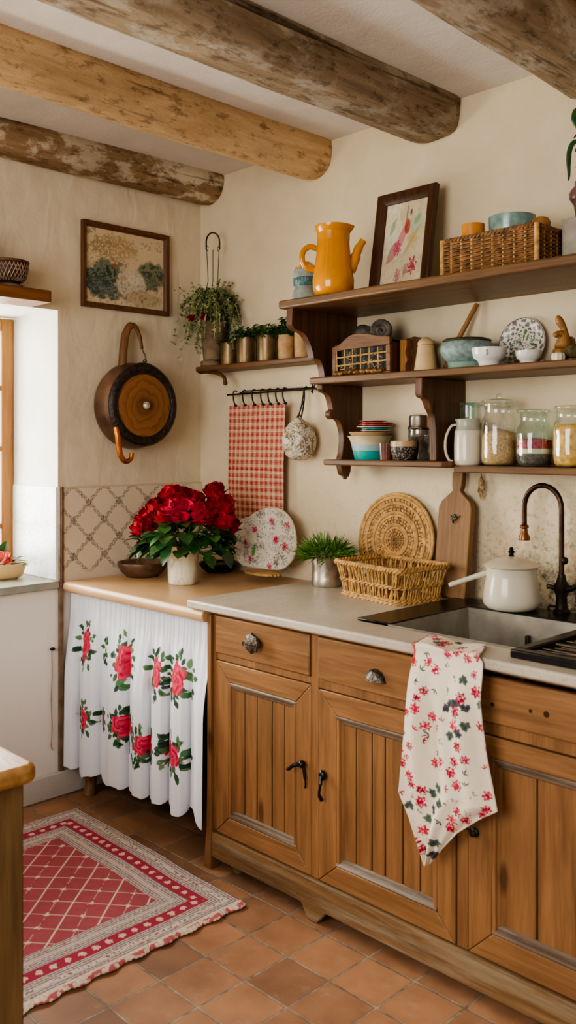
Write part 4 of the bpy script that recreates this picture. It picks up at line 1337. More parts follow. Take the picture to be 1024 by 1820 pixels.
def towel_paint(u, v, X):
    x, z = X[:, 0] - 1.80, v * .66
    c = np.tile(C3(230, 216, 194), (len(u), 1)) * (.96 + .08 * fbm(x * 60, z * 60, 3))[:, None]
    rr = random.Random(31)
    reds = [C3(184, 30, 66), C3(166, 22, 60), C3(192, 50, 74)]
    spots = []
    tries = 0
    while len(spots) < 150 and tries < 4000:
        tries += 1
        px, pz = rr.uniform(0, .31), rr.uniform(0, .66)
        if all((px - a) ** 2 + (pz - b_) ** 2 > (.026 if i < 60 else .018) ** 2 for i, (a, b_) in enumerate(spots)):
            spots.append((px, pz))
    for i, (px, pz) in enumerate(spots):
        m = (np.abs(x - px) < .03) & (np.abs(z - pz) < .03); cc = c[m]; xs, zs = x[m], z[m]
        if not len(cc): continue
        k = i % 5
        if k in (0, 3):
            blossom(cc, xs, zs, px, pz, rr.uniform(.0105, .0145), i, reds[i % 3])
        elif k == 1:
            g_ = [C3(50, 72, 66), C3(64, 96, 76), C3(44, 48, 62)][i % 3]
            for q in range(6):
                lay(cc, leafmask(xs, zs, px, pz, rr.uniform(.012, .017), .010, q * 1.05 + rr.uniform(-.3, .3)) * .9, g_)
        elif k == 2:
            a0 = rr.uniform(0, 6.28)
            for q in range(3):
                lay(cc, leafmask(xs, zs, px, pz, rr.uniform(.012, .018), .004, a0 + q * .9), reds[q] if i % 2 else C3(60, 84, 70))
        else:
            for q in range(5):
                lay(cc, leafmask(xs, zs, px + rr.uniform(-.006, .006), pz + rr.uniform(-.006, .006), .009, .004, rr.uniform(0, 6.28)) * .7, [C3(122, 130, 96), C3(70, 92, 76)][q % 2])
        c[m] = cc
    lay(c, ((u < .03) & (v < .2)).astype(float) * .9, C3(178, 40, 52))
    lay(c, (u > .985) * .4, C3(190, 174, 160))
    return c
tw = sheet('tea_towel', painted('flower printed linen', 0.9, 0.15, 0.1, trans=0.05), 170, 330, towel_pos, towel_paint, solid=.002)
tag(tw, 'cream tea towel printed with red flowers draped over the counter edge', 'towel')

# ================================================================ WALL SHELF UNIT
su = thing('wall_shelf_unit', 'dark walnut three-tier wall shelf with scrolled brackets above the counter', 'shelf', (.93, 0, 0))
ox = .93
XS = 2.55
T1, T2, T3, T4 = 1.976, 1.697, 1.390, 1.376
MB().prism([(.922 - ox, -.385), (XS - ox, -.385), (XS - ox, -.001), (.945 - ox, -.001)], T1 - .030, T1, 'xy').build('top_board', M_shelf, su, bevel=.006)
MB().prism([(.962 - ox, -.262), (XS - ox, -.262), (XS - ox, -.001), (.962 - ox, -.001)], T2 - .025, T2, 'xy').build('middle_board', M_shelf, su, bevel=.005)
MB().prism([(.962 - ox, -.185), (1.508 - ox, -.185), (1.532 - ox, -.16), (1.532 - ox, -.001), (.962 - ox, -.001)], T3 - .022, T3, 'xy').build('lower_board', M_shelf, su, bevel=.005)
MB().prism([(1.534 - ox, -.150), (XS - ox, -.150), (XS - ox, -.001), (1.534 - ox, -.001)], T4 - .024, T4, 'xy').build('jar_board', M_shelf, su, bevel=.004)
def sm_poly(cs, n=5):
    return [(p.x, p.z) for p in spline([(a, 0, b_) for a, b_ in cs], n)]
# upper left bracket (profile in y, z)
up = [(-.001, T1 - .03), (-.362, T1 - .03), (-.366, 1.885)] + sm_poly([(-.352, 1.872), (-.300, 1.858), (-.272, 1.828), (-.256, 1.795), (-.250, 1.772), (-.252, 1.768)]) + sm_poly([(-.240, 1.772), (-.214, 1.764), (-.196, 1.735), (-.190, T2)]) + [(-.001, T2)]
MB().prism(up, .945 - ox, .975 - ox, 'yz').build('upper_bracket', M_bracket, su, bevel=.003)
lowp = [(-.001, T2 - .025), (-.232, T2 - .025), (-.234, 1.655)] + sm_poly([(-.224, 1.644), (-.196, 1.634), (-.180, 1.605), (-.172, 1.578)]) + sm_poly([(-.186, 1.574), (-.190, 1.556), (-.172, 1.542), (-.152, 1.548)]) + sm_poly([(-.128, 1.530), (-.112, 1.48), (-.118, 1.42), (-.128, T3)]) + [(-.126, T3 - .03), (-.116, 1.332), (-.095, 1.322), (-.080, 1.322), (-.070, 1.345), (-.068, T3 - .022), (-.001, T3 - .022)]
MB().prism(lowp, .975 - ox, 1.003 - ox, 'yz').build('lower_bracket', M_bracket, su, bevel=.003)
MB().ball((.989 - ox, -.09, 1.318), .009, (1, 1, .8), 12, 8).build('drop_finial', M_bracket, su)
midp = [(-.001, T2 - .025), (-.255, T2 - .025), (-.258, 1.618)] + sm_poly([(-.25, 1.606), (-.224, 1.598), (-.205, 1.57), (-.186, 1.545), (-.178, 1.50), (-.176, 1.45), (-.176, T3)]) + [(-.001, T3)]
MB().prism(midp, 1.452 - ox, 1.482 - ox, 'yz').build('middle_bracket', M_bracket, su, bevel=.003)
MB().prism([(-.02, 1.575)] + sm_poly([(-.06, 1.575), (-.085, 1.56), (-.10, 1.535), (-.09, 1.51), (-.06, 1.49)]) + [(-.02, 1.47)], 1.440 - ox, 1.452 - ox, 'yz').build('inner_scroll', M_bracket, su, bevel=.002)

# ---- top tier
jx, jy = 1.120, -.30
jg = thing('enamel_jug', 'tall amber yellow jug with handle and spout on the top shelf', 'jug', (jx, jy, T1))
prof = [(0, 0), (.05, 0), (.066, .008), (.074, .03), (.075, .06), (.069, .10), (.062, .15), (.058, .20), (.057, .226), (.060, .232), (.066, .246), (.068, .255), (.062, .255), (.059, .23), (.057, .16), (.066, .06), (.05, .01), (0, .01)]
def lip(t, z):
    return 1 + (.13 * max(0, math.cos(t - .79)) ** 12 * max(0, (z - .225) / .03) if z > .225 else 0)
MB().lathe(prof, 48, lobes=lip).build('body', M_yellow, jg, ang=60)
rx_, ry_ = math.cos(.79), math.sin(.79)
def RV(a, z): return (a * rx_, a * ry_, z)
MB().tube(spline([RV(-.058, .175), RV(-.085, .182), RV(-.108, .165), RV(-.112, .135), RV(-.098, .108), RV(-.066, .10)], 6), .0105, 12).build('handle', M_yellow, jg)
MB().tube(spline([RV(.058, .095), RV(.076, .135), RV(.090, .175), RV(.108, .205)], 6), [.022] * 4 + [.019] * 5 + [.016] * 5 + [.013] * 5, 14).build('spout', M_yellow, jg)
gpz = thing('lidded_crock', 'grey blue crock with teal band and yellow lid left of the jug', 'crock', (.972, -.283, T1))
MB().lathe([(0, 0), (.054, 0), (.056, .02), (.052, .04), (.047, .05), (.045, .062)], 36).lathe([(.049, .088), (.050, .092), (.050, .118), (.045, .124), (0, .124)], 36).build('body', M_greyblue, gpz)
MB().lathe([(.046, .058), (.050, .064), (.0515, .088), (.046, .092)], 72, lobes=lambda t, z: 1 + .015 * math.cos(36 * t)).build('ribbed_band', M_tealband, gpz)
MB().lathe([(.044, .124), (.045, .130), (.030, .137), (.018, .148), (.008, .152), (0, .153)], 32).build('lid', M_yellow, gpz)

def framed(name, label, w, h, fwid, mat, paint, loc, rot, nu, nv, cat='picture', depth=.022, inner_mat=None):
    t = thing(name, label, cat, loc); t.rotation_euler = rot
    mb = MB()
    O = [(-w / 2, 0), (w / 2, 0), (w / 2, h), (-w / 2, h)]
    I = [(-w / 2 + fwid, fwid), (w / 2 - fwid, fwid), (w / 2 - fwid, h - fwid), (-w / 2 + fwid, h - fwid)]
    f2 = fwid * .6
    Mi = [(-w / 2 + f2, f2), (w / 2 - f2, f2), (w / 2 - f2, h - f2), (-w / 2 + f2, h - f2)]
    vs = [(a, 0, b_) for a, b_ in O] + [(a, -depth, b_) for a, b_ in O] + [(a, -depth * .92, b_) for a, b_ in Mi] + [(a, -depth * .45, b_) for a, b_ in I] + [(a, 0, b_) for a, b_ in I]
    fs = []
    for k in range(4):
        j = (k + 1) % 4
        for a in (0, 4, 8, 12):
            fs.append((a + k, a + j, a + 4 + j, a + 4 + k))
        fs.append((16 + k, 16 + j, j, k))
    mb.add(vs, fs).build('frame', mat, t, bevel=.002)
    sheet('canvas', painted(name + ' paint', .75, .15, .15, 400), nu, nv, lambda u, v: (-w / 2 + fwid + (w - 2 * fwid) * u, 0 * u - depth * .3, fwid + (h - 2 * fwid) * v), paint, t, solid=.002)
    return t
def paint_flowers(u, v, X):
    c = np.tile(C3(206, 190, 156), (len(u), 1)) * (.86 + .26 * fbm(u * 5, v * 7, 3))[:, None]
    lay(c, sm(fbm(u * 4, v * 4, 8), .5, .7) * .5, C3(226, 214, 190))
    lay(c, (1 - sm(ell(u, v, .28, .52, .24, .20, .5) + .3 * (fbm(u * 9, v * 9, 1) - .5), .75, 1.05)) * .7, C3(206, 208, 190))
    lay(c, (1 - sm(ell(u, v, .78, .70, .17, .14) + .3 * (fbm(u * 9, v * 9, 5) - .5), .75, 1.0)) * .8, C3(176, 196, 166))
    lay(c, (1 - sm(ell(u, v, .80, .77, .11, .05, .6), .7, 1.0)) * .6, C3(120, 150, 112))
    lay(c, leafmask(u, v, .13, .62, .26, .10, .95) * .8, C3(130, 156, 120))
    lay(c, leafmask(u, v, .50, .34, .52, .06, .75) * .7, C3(192, 160, 86))
    lay(c, (1 - sm(ell(u, v, .70, .55, .15, .07), .7, 1.0)) * .7, C3(200, 170, 110))
    lay(c, leafmask(u, v, .10, .28, .42, .17, .72) * .8, C3(182, 104, 106))
    lay(c, leafmask(u, v, .32, .40, .42, .15, .95) * .85, C3(206, 122, 122))
    lay(c, (1 - sm(ell(u, v, .56, .70, .075, .10), .8, 1.05)) * .9, C3(158, 62, 52))
    lay(c, leafmask(u, v, .52, .72, .28, .03, 1.5) * .8, C3(150, 90, 70))
    lay(c, leafmask(u, v, .62, .82, .09, .05, 1.4) * .9, C3(80, 66, 56))
    blossom(c, u, v, .36, .45, .085, 4, C3(186, 78, 96))
    blossom(c, u, v, .76, .22, .10, 6, C3(172, 62, 86))
    blossom(c, u, v, .60, .17, .07, 9, C3(170, 130, 116))
    blossom(c, u, v, .42, .12, .08, 2, C3(178, 120, 110))
    sc = vnoise(u * 90, v * 120, 4)
    lay(c, (sc > .78) * .3 * (fbm(u * 6, v * 7, 12) > .5), C3(120, 112, 90))
    lay(c, (fbm(u * 22, v * 30, 15) > .6) * .25, C3(168, 146, 108))
    return c
framed('framed_flower_print', 'dark framed flower picture leaning upright between yellow jug and wicker box', .268, .400, .042, M_frame, paint_flowers, (1.282, -.125, T1 + .001), (math.radians(-9), 0, 0), 80, 120)

# wicker box with bowls in it
wt = thing('wicker_box', 'rectangular brown wicker box near the right end of the top shelf', 'basket', (1.762, -.175, T1))
W2, D2, H2 = .168, .120, .128
mb = MB(); mbd = MB()
for k in range(19):
    z = .006 + k * (H2 - .014) / 18
    for s, ph in ((1, 0), (-1, PI)):
        pts = []
        base = resample(rrect3 := [(x, y, z) for x, y in rrect(-W2, W2, -D2, D2, .008, 2)], 168)
        for i, p in enumerate(base):
            a = i * PI / 6 + (k % 2) * PI
            d = (base[(i + 1) % 168] - base[i - 1]); nrm = Vector((d.y, -d.x, 0)).normalized()
            pts.append(p + nrm * .0035 * math.sin(a) * s)
        if s == 1: mb.tube(pts, .0036, 5, closed=True)
mb.build('weave', M_straw_dk, wt)
mb = MB()
for p in resample([(x, y, 0) for x, y in rrect(-W2, W2, -D2, D2, .008, 2)], 30):
    mb.tube([(p.x, p.y, 0.002), (p.x, p.y, H2 - .004)], .0042, 6)
for sx in (-1, 1):
    for sy in (-1, 1):
        mb.tube([(sx * (W2 + .001), sy * (D2 + .001), 0.002), (sx * (W2 + .001), sy * (D2 + .001), H2)], .008, 8)
mb.build('stakes', M_straw, wt)
mb = MB()
for ph in (0, PI):
    mb.tube(twist([(x, y, H2 - .004) for x, y in rrect(-W2, W2, -D2, D2, .008, 2)], .004, .004, 40, 220, ph), .005, 6, closed=True)
mb.build('rim', M_straw_dk, wt)
MB().box(-W2 + .006, W2 - .006, -D2 + .006, -D2 + .009, .004, H2 - .012).box(-W2 + .006, W2 - .006, D2 - .009, D2 - .006, .004, H2 - .012).box(-W2 + .006, -W2 + .009, -D2 + .009, D2 - .009, .004, H2 - .012).box(W2 - .009, W2 - .006, -D2 + .009, D2 - .009, .004, H2 - .012).box(-W2 + .006, W2 - .006, -D2 + .006, D2 - .006, .004, .012).build('shade_lining', M_shade_and_knots, wt, smooth=False)  # dark sheets behind the weave, coloured as the shade inside the box
def simple_bowl(name, label, cat, loc, prof, mat, n=36, group=None, part='body'):
    t = thing(name, label, cat, loc, group=group)
    MB().lathe(prof, n).build(part, mat, t, ang=55)
    return t
# a stack of folded cloth fills the box so the bowls stand high
t = thing('linen_bundle', 'folded dark linen lying in the wicker box under the bowls', 'cloth', (1.762, -.175, T1 + .013))
MB().box(-.15, .15, -.100, .100, 0, .072).build('cloth', plain('dark linen', S(74, 56, 40), .95, 0, .1, .25, 20), t, bevel=.012, seg=3)
bz_ = T1 + .013 + .073
simple_bowl('orange_bowl', 'small orange bowl peeping over the wicker box rim', 'bowl', (1.662, -.225, bz_), [(0, 0), (.026, 0), (.033, .02), (.036, .062), (.037, .094), (.034, .094), (.031, .05), (0, .02)], M_orange)
M_glassbowl = plain('frosted sea glass', S(132, 158, 150), 0.25, 0.1, 0.6, 0.22, 26)
simple_bowl('glass_bowl', 'frosted green glass bowl in the middle of the wicker box', 'bowl', (1.768, -.165, bz_), [(0, 0), (.045, 0), (.064, .03), (.072, .07), (.074, .110), (.070, .110), (.066, .06), (0, .02)], M_glassbowl)
t = thing('wooden_ball', 'dark round wooden ball lying in the wicker box corner', 'ornament', (1.877, -.178, bz_))
MB().lathe([(0, 0), (.018, 0), (.02, .04), (.028, .058), (.030, .072), (.024, .084), (.01, .09), (0, .09)], 24).build('body', M_carved, t)

# plant at the right edge
t = thing('pale_block', 'pale grey stone block behind the right end of the wicker box', 'block', (1.990, -.110, T1))
MB().box(-.045, .075, -.065, .07, 0, .156).build('body', plain('pale limestone', S(176, 166, 150), .8, 0, .2, .12, 20, .3, 60), t, bevel=.004)
t = thing('glazed_planter', 'purple brown glazed flowerpot on the pale block at the right edge', 'pot', (1.988, -.120, T1 + .1565))
M_plum = plain('plum glaze', S(122, 86, 78), 0.3, 0, 0.5, 0.25, 20)
MB().lathe([(0, 0), (.022, 0), (.024, .02), (.028, .045), (.036, .058), (.042, .066), (.041, .074), (.043, .080), (.036, .094), (.026, .104), (.026, .118), (.022, .118), (.02, .09), (0, .085)], 32).build('body', M_plum, t, ang=60)
t = thing('curling_plant', 'drooping succulent with curled strap leaves in the plum pot', 'plant', (1.988, -.120, T1 + .1565 + .09))
mb = MB()
mb.tube(spline([(0, 0, 0), (.004, -.004, .08), (-.006, .002, .15), (.006, 0, .21)], 6), .006, 8)
mb.build('stem', M_leaf, t)
def strap(pts, w):
    mb = MB(); S_ = spline([(a * rx_, a * ry_, z) for a, z in pts], 7)
    n_ = len(S_)
    mb.tube(S_, [w * (.4 + .6 * math.sin(PI * min(1, (i + 1) / (n_ * .55)) / 2)) * (1 if i < n_ * .6 else 1 - (i - n_ * .6) / (n_ * .4) * .75) for i in range(n_)], 8, flat=.45)
    return mb
strap([(0, .13), (-.012, .148), (-.03, .146), (-.042, .122), (-.045, .085), (-.044, .05), (-.046, .03)], .008).build('strap_leaf', M_leaf_dk, t)
strap([(0, .14), (-.006, .175), (-.018, .195), (-.028, .215), (-.024, .24), (-.008, .246), (.006, .232), (.0, .215), (-.012, .21)], .009).build('curled_leaf', M_leaf_dk, t)
mb = MB(); rr = random.Random(2)
for k in range(22):
    a = rr.uniform(0, 6.28)
    mb.leaf((0, 0, rr.uniform(.06, .2)), (math.cos(a), math.sin(a), rr.uniform(-.2, .5)), rr.uniform(.02, .035), .018, .4)
mb.build('leaves', M_leaf, t)

# ---- middle tier
cr = thing('wooden_crate', 'small arched wooden crate with straw lattice front on the middle shelf', 'crate', (1.163, -.135, T2))
mb = MB()
cw, cd, chh = .138, .055, .112
arch = [(-cw, 0), (cw, 0), (cw, chh)] + [(p[0], p[2]) for p in arc((0, chh - .10), .135 + .0, 50, 128, 10)] + [(-cw, chh - .012)]
arch = [(-cw, 0), (-cw, .108)] + sm_poly([(-cw, .112), (-.10, .120), (-.065, .142), (-.03, .152), (.03, .148), (.08, .138), (cw, .130)], 4) + [(cw, 0)]
inner = [(-cw + .018, .012), (-cw + .018, .098), (cw - .018, .105), (cw - .018, .012)]
# front as a frame of strips
mb.box(-cw, cw, -cd - .012, -cd, 0, .012)
mb.box(-cw, -cw + .018, -cd - .012, -cd, .012, .108); mb.box(cw - .018, cw, -cd - .012, -cd, .012, .112)
mb.prism([(-cw, .098), (-cw, .110)] + sm_poly([(-cw, .112), (-.10, .122), (-.065, .144), (-.03, .154), (.03, .150), (.08, .140), (cw, .132)], 4) + [(cw, .104)], -cd - .014, -cd, 'xz')
M_crate = wood('aged crate wood', S(88, 56, 32), S(138, 96, 58), 'x', 2.5, .5, knots=False)
mb.build('front_frame', M_crate, cr, bevel=.002)
mb = MB()
mb.box(-cw, cw, cd - .01, cd, 0, .115).box(-cw, -cw + .01, -cd, cd - .01, 0, .105).box(cw - .01, cw, -cd, cd - .01, 0, .125).box(-cw, cw, -cd, cd, .112, .124)
mb.build('box_sides', M_bracket, cr, bevel=.002)
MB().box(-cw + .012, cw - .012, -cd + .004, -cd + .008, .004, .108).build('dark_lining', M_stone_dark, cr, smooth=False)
mb = MB(); rr = random.Random(6)
for k in range(7):
    x = -cw + .018 + k * (2 * cw - .036) / 6
    mb.tube([(x + rr.uniform(-.004, .004), -cd - .006, .012), (x, -cd - .008, .10)], .003, 5)
for z in (.045, .075):
    mb.tube([(-cw + .016, -cd - .009, z - .003), (cw - .016, -cd - .009, z + .005)], .003, 5)
for k in range(34):
    x = rr.uniform(-cw + .02, cw - .03); z = rr.uniform(.012, .095)
    mb.tube([(x, -cd - .007, z), (x + rr.uniform(-.03, .03), -cd - .014, z + rr.uniform(-.03, .02))], .0011, 4)
mb.build('straw_lattice', M_straw, cr)
mb = MB()
for k in range(9):
    mb.ball((-cw + .025 + k * .026, -cd - .018 + rr.uniform(-.004, .004), .012 + rr.uniform(0, .006)), .013, (1.3, .8, .8), 10, 7, wob=.08, seed=k)
mb.build('dried_pods', M_brown_in, cr)
zz = T2 + .124
for nm, lab, c_, r_, sc_, m_ in (('grey_shell', 'pale grey pebble at the left on the crate', (1.092, -.10, .040), .044, (1.0, .8, .9), M_stone_grey),
                                 ('round_pebble', 'small brown pebble in the middle of the crate top', (1.148, -.125, .030), .026, (.95, .9, 1.1), M_stone_grey)):
    t = thing(nm, lab, 'stone', (c_[0], c_[1], zz))
    MB().ball((0, 0, r_ * sc_[2] * .97), r_, sc_, 22, 16, wob=.05, seed=len(nm)).build('body', m_, t)
t = thing('snail_shell', 'dark coiled snail shell at the right on the crate', 'shell', (1.208, -.13, zz))
mb = MB()
pts = []; rad = []
for k in range(70):
    a = k / 69 * 2 * PI * 2.3
    R_ = .003 + .030 * (k / 69) ** 1.1
    pts.append((R_ * math.cos(a + 2.0) * .9, -.022 * (1 - k / 69) , .040 + R_ * math.sin(a + 2.0))); rad.append(.003 + .017 * (k / 69))
Mz = Matrix.Rotation(.6, 4, 'Z')
mb.tube(pts, rad, 12, M=Mz); mb.ball((0, .008, .038), .030, (1, .5, 1), 16, 12, M=Mz)
mb.build('coil', M_stone_grey, t)
t = thing('carved_bracket', 'dark carved wooden block with scroll beside the arched crate', 'ornament', (1.349, -.105, T2))
MB().prism([(-.038, 0), (-.012, 0)] + sm_poly([(-.012, .0), (-.014, .03), (-.006, .05), (-.014, .075), (-.008, .098)], 4) + [(-.008, .122), (-.038, .122)], -.055, -.02, 'xz').build('baluster', M_carved, t, bevel=.003)
MB().prism([(-.04, 0), (.026, 0)] + sm_poly([(.026, 0), (.03, .05), (.022, .09), (.034, .112), (.04, .12)], 4) + [(.0, .134), (-.04, .128)], -.02, .05, 'xz').build('block', M_bracket, t, bevel=.004)
t = thing('wooden_shaker', 'blond wooden shaker with domed lid on the middle shelf', 'shaker', (1.430, -.165, T2))
MB().lathe([(0, 0), (.040, 0), (.041, .006), (.034, .05), (.0275, .092), (0, .092)], 36).build('body', M_cork, t)
MB().lathe([(0, .092), (.0275, .093), (.029, .099), (.026, .107), (.019, .114), (.01, .120), (0, .121)], 36).build('lid', M_cork, t)
# stick leaning under the top shelf
t = thing('wooden_stick', 'long brown wooden stick leaning behind the shaker and green pot', 'stick', (1.445, -.075, T2 + .001))
MB().tube([(0, 0, .008), (.040, .018, .11), (.095, .058, .240)], [.0095, .009, .0085], 12).build('shaft', M_winframe, t)
t = thing('green_pot', 'ribbed blue green pot with brown rim on a celadon foot', 'pot', (1.568, -.120, T2))
MB().lathe([(0, 0), (.062, 0), (.064, .006), (.064, .022), (.066, .026), (0, .026)], 40).build('foot', M_celadon, t)
MB().lathe([(.062, .026), (.078, .040), (.089, .062), (.090, .078), (.084, .092), (.076, .098), (.07, .096), (.07, .04), (0, .036)], 72, lobes=lambda t_, z: 1 + (.006 * math.cos(36 * t_) if .03 < z < .09 else 0)).build('body', M_seafoam, t, ang=60)
MB().lathe([(.070, .098), (.080, .097), (.083, .101), (.078, .106), (.04, .109), (0, .110)], 40).build('glass_lid', plain('smoky brown glass', S(96, 84, 66), .12, .3, .6, .2, 20), t)
def footed(label, loc, k):
    t = thing('footed_bowl', label, 'bowl', loc, group='white footed bowls on the middle shelf')
    s = k
    MB().lathe([(0, 0), (.033 * s, 0), (.034 * s, .012 * s), (.038 * s, .02 * s), (.050 * s, .028 * s), (.054 * s, .045 * s), (.056 * s, .060 * s), (.053 * s, .060 * s), (.048 * s, .04 * s), (.03 * s, .026 * s), (0, .024 * s)], 40).build('body', M_white_china, t, ang=50)
    return t
fb = footed('larger white footed bowl standing before the green pot', (1.703, -.195, T2), 1.0)
h = MB(); h.tube(spline([(.0, -.054, .046), (.0, -.060, .050), (.0, -.061, .040), (.0, -.055, .034)], 4), .003, 6, M=Matrix.Rotation(.4, 4, 'Z')); h.build('loop_handle', M_white_china, fb)
footed('smaller white footed bowl before the patterned plate, left of the figurine', (1.828, -.165, T2), .74)
t = thing('patterned_plate', 'black and green patterned plate leaning on the wall behind white bowls', 'plate', (1.722, -.036, T2))
t.rotation_euler = (math.radians(-8), 0, 0)
pr = .088
Mp = Matrix.Translation((0, 0, pr)) @ Matrix.Rotation(PI / 2, 4, 'X')
MB().lathe([(0, -.004), (pr * .6, -.004), (pr * .98, .004), (pr, .008), (pr * .97, .008), (pr * .62, .0), (0, .0)], 48, Mp).build('back', M_white_china, t)
def plate_pos(u, v):
    r = pr * .985 * v; a = 2 * PI * u
    return r * np.cos(a), -(.0008 + .0075 * sm(v, .6, 1.0)), pr + r * np.sin(a)
def plate_paint(u, v, X):
    x, z = X[:, 0] / pr, (X[:, 2] - pr) / pr
    c = np.tile(C3(222, 214, 198), (len(u), 1))
    n = fbm(x * 9, z * 9, 2); th = np.arctan2(z, x); r = np.sqrt(x * x + z * z)
    k = np.sin(th * 14 + 4 * n) * np.sin(r * 24 + 5 * fbm(x * 7, z * 7, 6))
    lay(c, ((k > .12) & (r > .5)) * .85, C3(52, 44, 40))
    lay(c, ((vnoise(x * 26, z * 26, 3) > .66) & (r <= .55)) * .8, C3(66, 62, 54))
    rr = random.Random(3)
    for i in range(26):
        a = rr.uniform(0, 6.28); q = rr.uniform(.05, .45)
        lay(c, leafmask(x, z, q * math.cos(a), q * math.sin(a) - .1, .22, .09, a + rr.uniform(-.5, .5)) * .85, GREENS[i % 4])
    lay(c, ((z < -.45) & (n > .4)) * .55, C3(110, 100, 70))
    lay(c, (r > .96) * .9, C3(60, 44, 36))
    return c
sheet('painted_face', painted('plate print', .25, spec=.5), 150, 60, plate_pos, plate_paint, t)
# carved squirrel-like figurine: one carved piece
t = thing('carved_figurine', 'carved honey wood figurine of a slender seated animal on the middle shelf', 'figurine', (1.925, -.125, T2))
J = [((-.004, 0, .020), .026), ((-.006, 0, .046), .031), ((.006, 0, .074), .025), ((.012, 0, .097), .019), ((.002, 0, .112), .010), ((-.010, 0, .126), .0155), ((-.016, 0, .141), .0125), ((-.019, 0, .151), .005),
     ((-.002, -.008, .094), .010), ((-.024, -.010, .093), .010), ((-.031, -.008, .081), .012), ((-.022, -.012, .012), .012), ((-.038, -.012, .007), .008),
     ((.020, .006, .034), .020), ((.026, .006, .062), .018), ((.022, .006, .088), .013)]
Ed = [(0, 1), (1, 2), (2, 3), (3, 4), (4, 5), (5, 6), (6, 7), (3, 8), (8, 9), (9, 10), (0, 11), (11, 12), (0, 13), (13, 14), (14, 15)]
def ensure_skin(me):
    bm = bmesh.new(); bm.from_mesh(me); bm.verts.layers.skin.verify(); bm.to_mesh(me); bm.free()
def skin_mesh(name, J, Ed, mat, parent, root=0, rot=0.0, subs=2):
    me = bpy.data.meshes.new(name)
    c_, s_ = math.cos(rot), math.sin(rot)
    me.from_pydata([(p[0] * c_ - p[1] * s_, p[0] * s_ + p[1] * c_, p[2]) for p, _ in J], Ed, [])
    ensure_skin(me)
    for i, (_, r_) in enumerate(J):
        sv = me.skin_vertices[0].data[i]
        sv.radius = (r_ * .98, r_ * .98); sv.use_root = (i == root)
    me.materials.append(mat)
    o = bpy.data.objects.new(name, me); COL.objects.link(o); o.parent = parent
    o.modifiers.new('skin', 'SKIN').use_smooth_shade = True
    md = o.modifiers.new('sub', 'SUBSURF'); md.levels = subs; md.render_levels = subs
    return o
skin_mesh('figure', J, Ed, M_carved, t, 0, .79)
t = thing('dark_rock', 'large black rock at the right end of the middle shelf', 'stone', (2.036, -.085, T2))
MB().ball((0, 0, .098), .10, (.58, .5, 1.0), 30, 22, wob=.045, seed=4).build('body', M_stone_dark, t)
t = thing('driftwood_piece', 'short mossy log lying before the black rock', 'wood', (2.02, -.195, T2))
MB().tube(spline([(-.045, 0, .026), (-.02, -.004, .028), (.02, 0, .027), (.06, .004, .026)], 4), [.018] * 3 + [.021] * 4 + [.022] * 6, 12).build('body', M_leaf_pale if False else plain('mossy bark', S(96, 84, 52), .8, 0, .2, .35, 30, .5, 60), t)
t = thing('pale_fungus', 'small cream ridged stone before the mossy log', 'stone', (1.962, -.225, T2))
MB().lathe([(0, 0), (.018, 0), (.020, .012), (.018, .022), (.010, .026), (0, .027)], 40, lobes=lambda t_, z: 1 + .06 * math.cos(10 * t_)).build('body', M_ivory, t)
t = thing('tiny_pebble', 'tiny reddish pebble between the small white bowl and figurine', 'stone', (1.878, -.165, T2))
MB().ball((0, 0, .0075), .009, (1.2, .8, .82), 14, 10, wob=.06, seed=9).build('body', plain('reddish stone', S(130, 90, 76), .6), t)

# ---- lower tier
t = thing('mixing_bowl', 'teal and cream banded bowl on the lower shelf, below the tan bowl', 'bowl', (1.118, -.095, T3))
MB().lathe([(0, 0), (.055, 0), (.058, .006), (.063, .030), (.064, .034)], 44).build('teal_base', M_teal, t, ang=60)
MB().lathe([(.064, .034), (.066, .042), (.069, .056)], 44).build('pale_band', plain('pale blue glaze', S(158, 186, 190), .3), t, ang=60)
MB().lathe([(.069, .056), (.074, .072), (.083, .087), (.085, .089), (.081, .089), (.07, .07), (.06, .03), (0, .02)], 44).build('cream_rim', M_cream, t, ang=60)
t = thing('shallow_bowl', 'tan bowl nested in the teal banded mixing bowl', 'bowl', (1.118, -.095, T3 + .060))
MB().lathe([(0, 0), (.052, 0), (.06, .018), (.072, .034), (.080, .043), (.076, .043), (.058, .02), (0, .006)], 44).build('body', M_tan, t, ang=60)
# stack of plates behind
ps_ = [(M_cream, 'cream plate lowest in the plate stack on the tan bowl', .058), (M_teal, 'green plate second in the plate stack on the tan bowl', .055), (M_white_china, 'white plate in the middle of the stack behind the bowls', .066),
       (M_red, 'red plate fourth in the plate stack on the tan bowl', .066), (M_red2, 'coral plate fifth in the plate stack on the tan bowl', .062), (M_red, 'small red plate topmost in the plate stack on the tan bowl', .054)]
z = T3 + .1035
for i, (m_, lab, r_) in enumerate(ps_):
    t = thing('small_plate', lab, 'plate', (1.130 + .010 * math.sin(i * 2.3), -.076 + .005 * math.cos(i * 3), z), group='plate stack on the lower shelf')
    MB().lathe([(0, 0), (r_ * .55, 0), (r_ * .6, .001), (r_, .0045), (r_, .0065), (r_ * .6, .004), (0, .003)], 40).build('body', m_, t, ang=50)
    z += .0072
N = NT('speckled stoneware'); b = N.bsdf(None, .4, 0, .5)
vo = N.n('TexVoronoi'); vo.inputs['Scale'].default_value = 150
N.l(N.coord(), vo.inputs['Vector'])
N.l(N.ramp(vo.outputs['Distance'], [(.3, S(150, 140, 122)), (.5, S(44, 38, 34))]), b.inputs['Base Color'])
t = thing('speckled_bowl', 'black speckled bowl with cream rim on the lower shelf', 'bowl', (1.312, -.138, T3))
MB().lathe([(0, 0), (.030, 0), (.034, .003), (.045, .026), (.047, .050)], 40).build('body', N.m, t, ang=60)
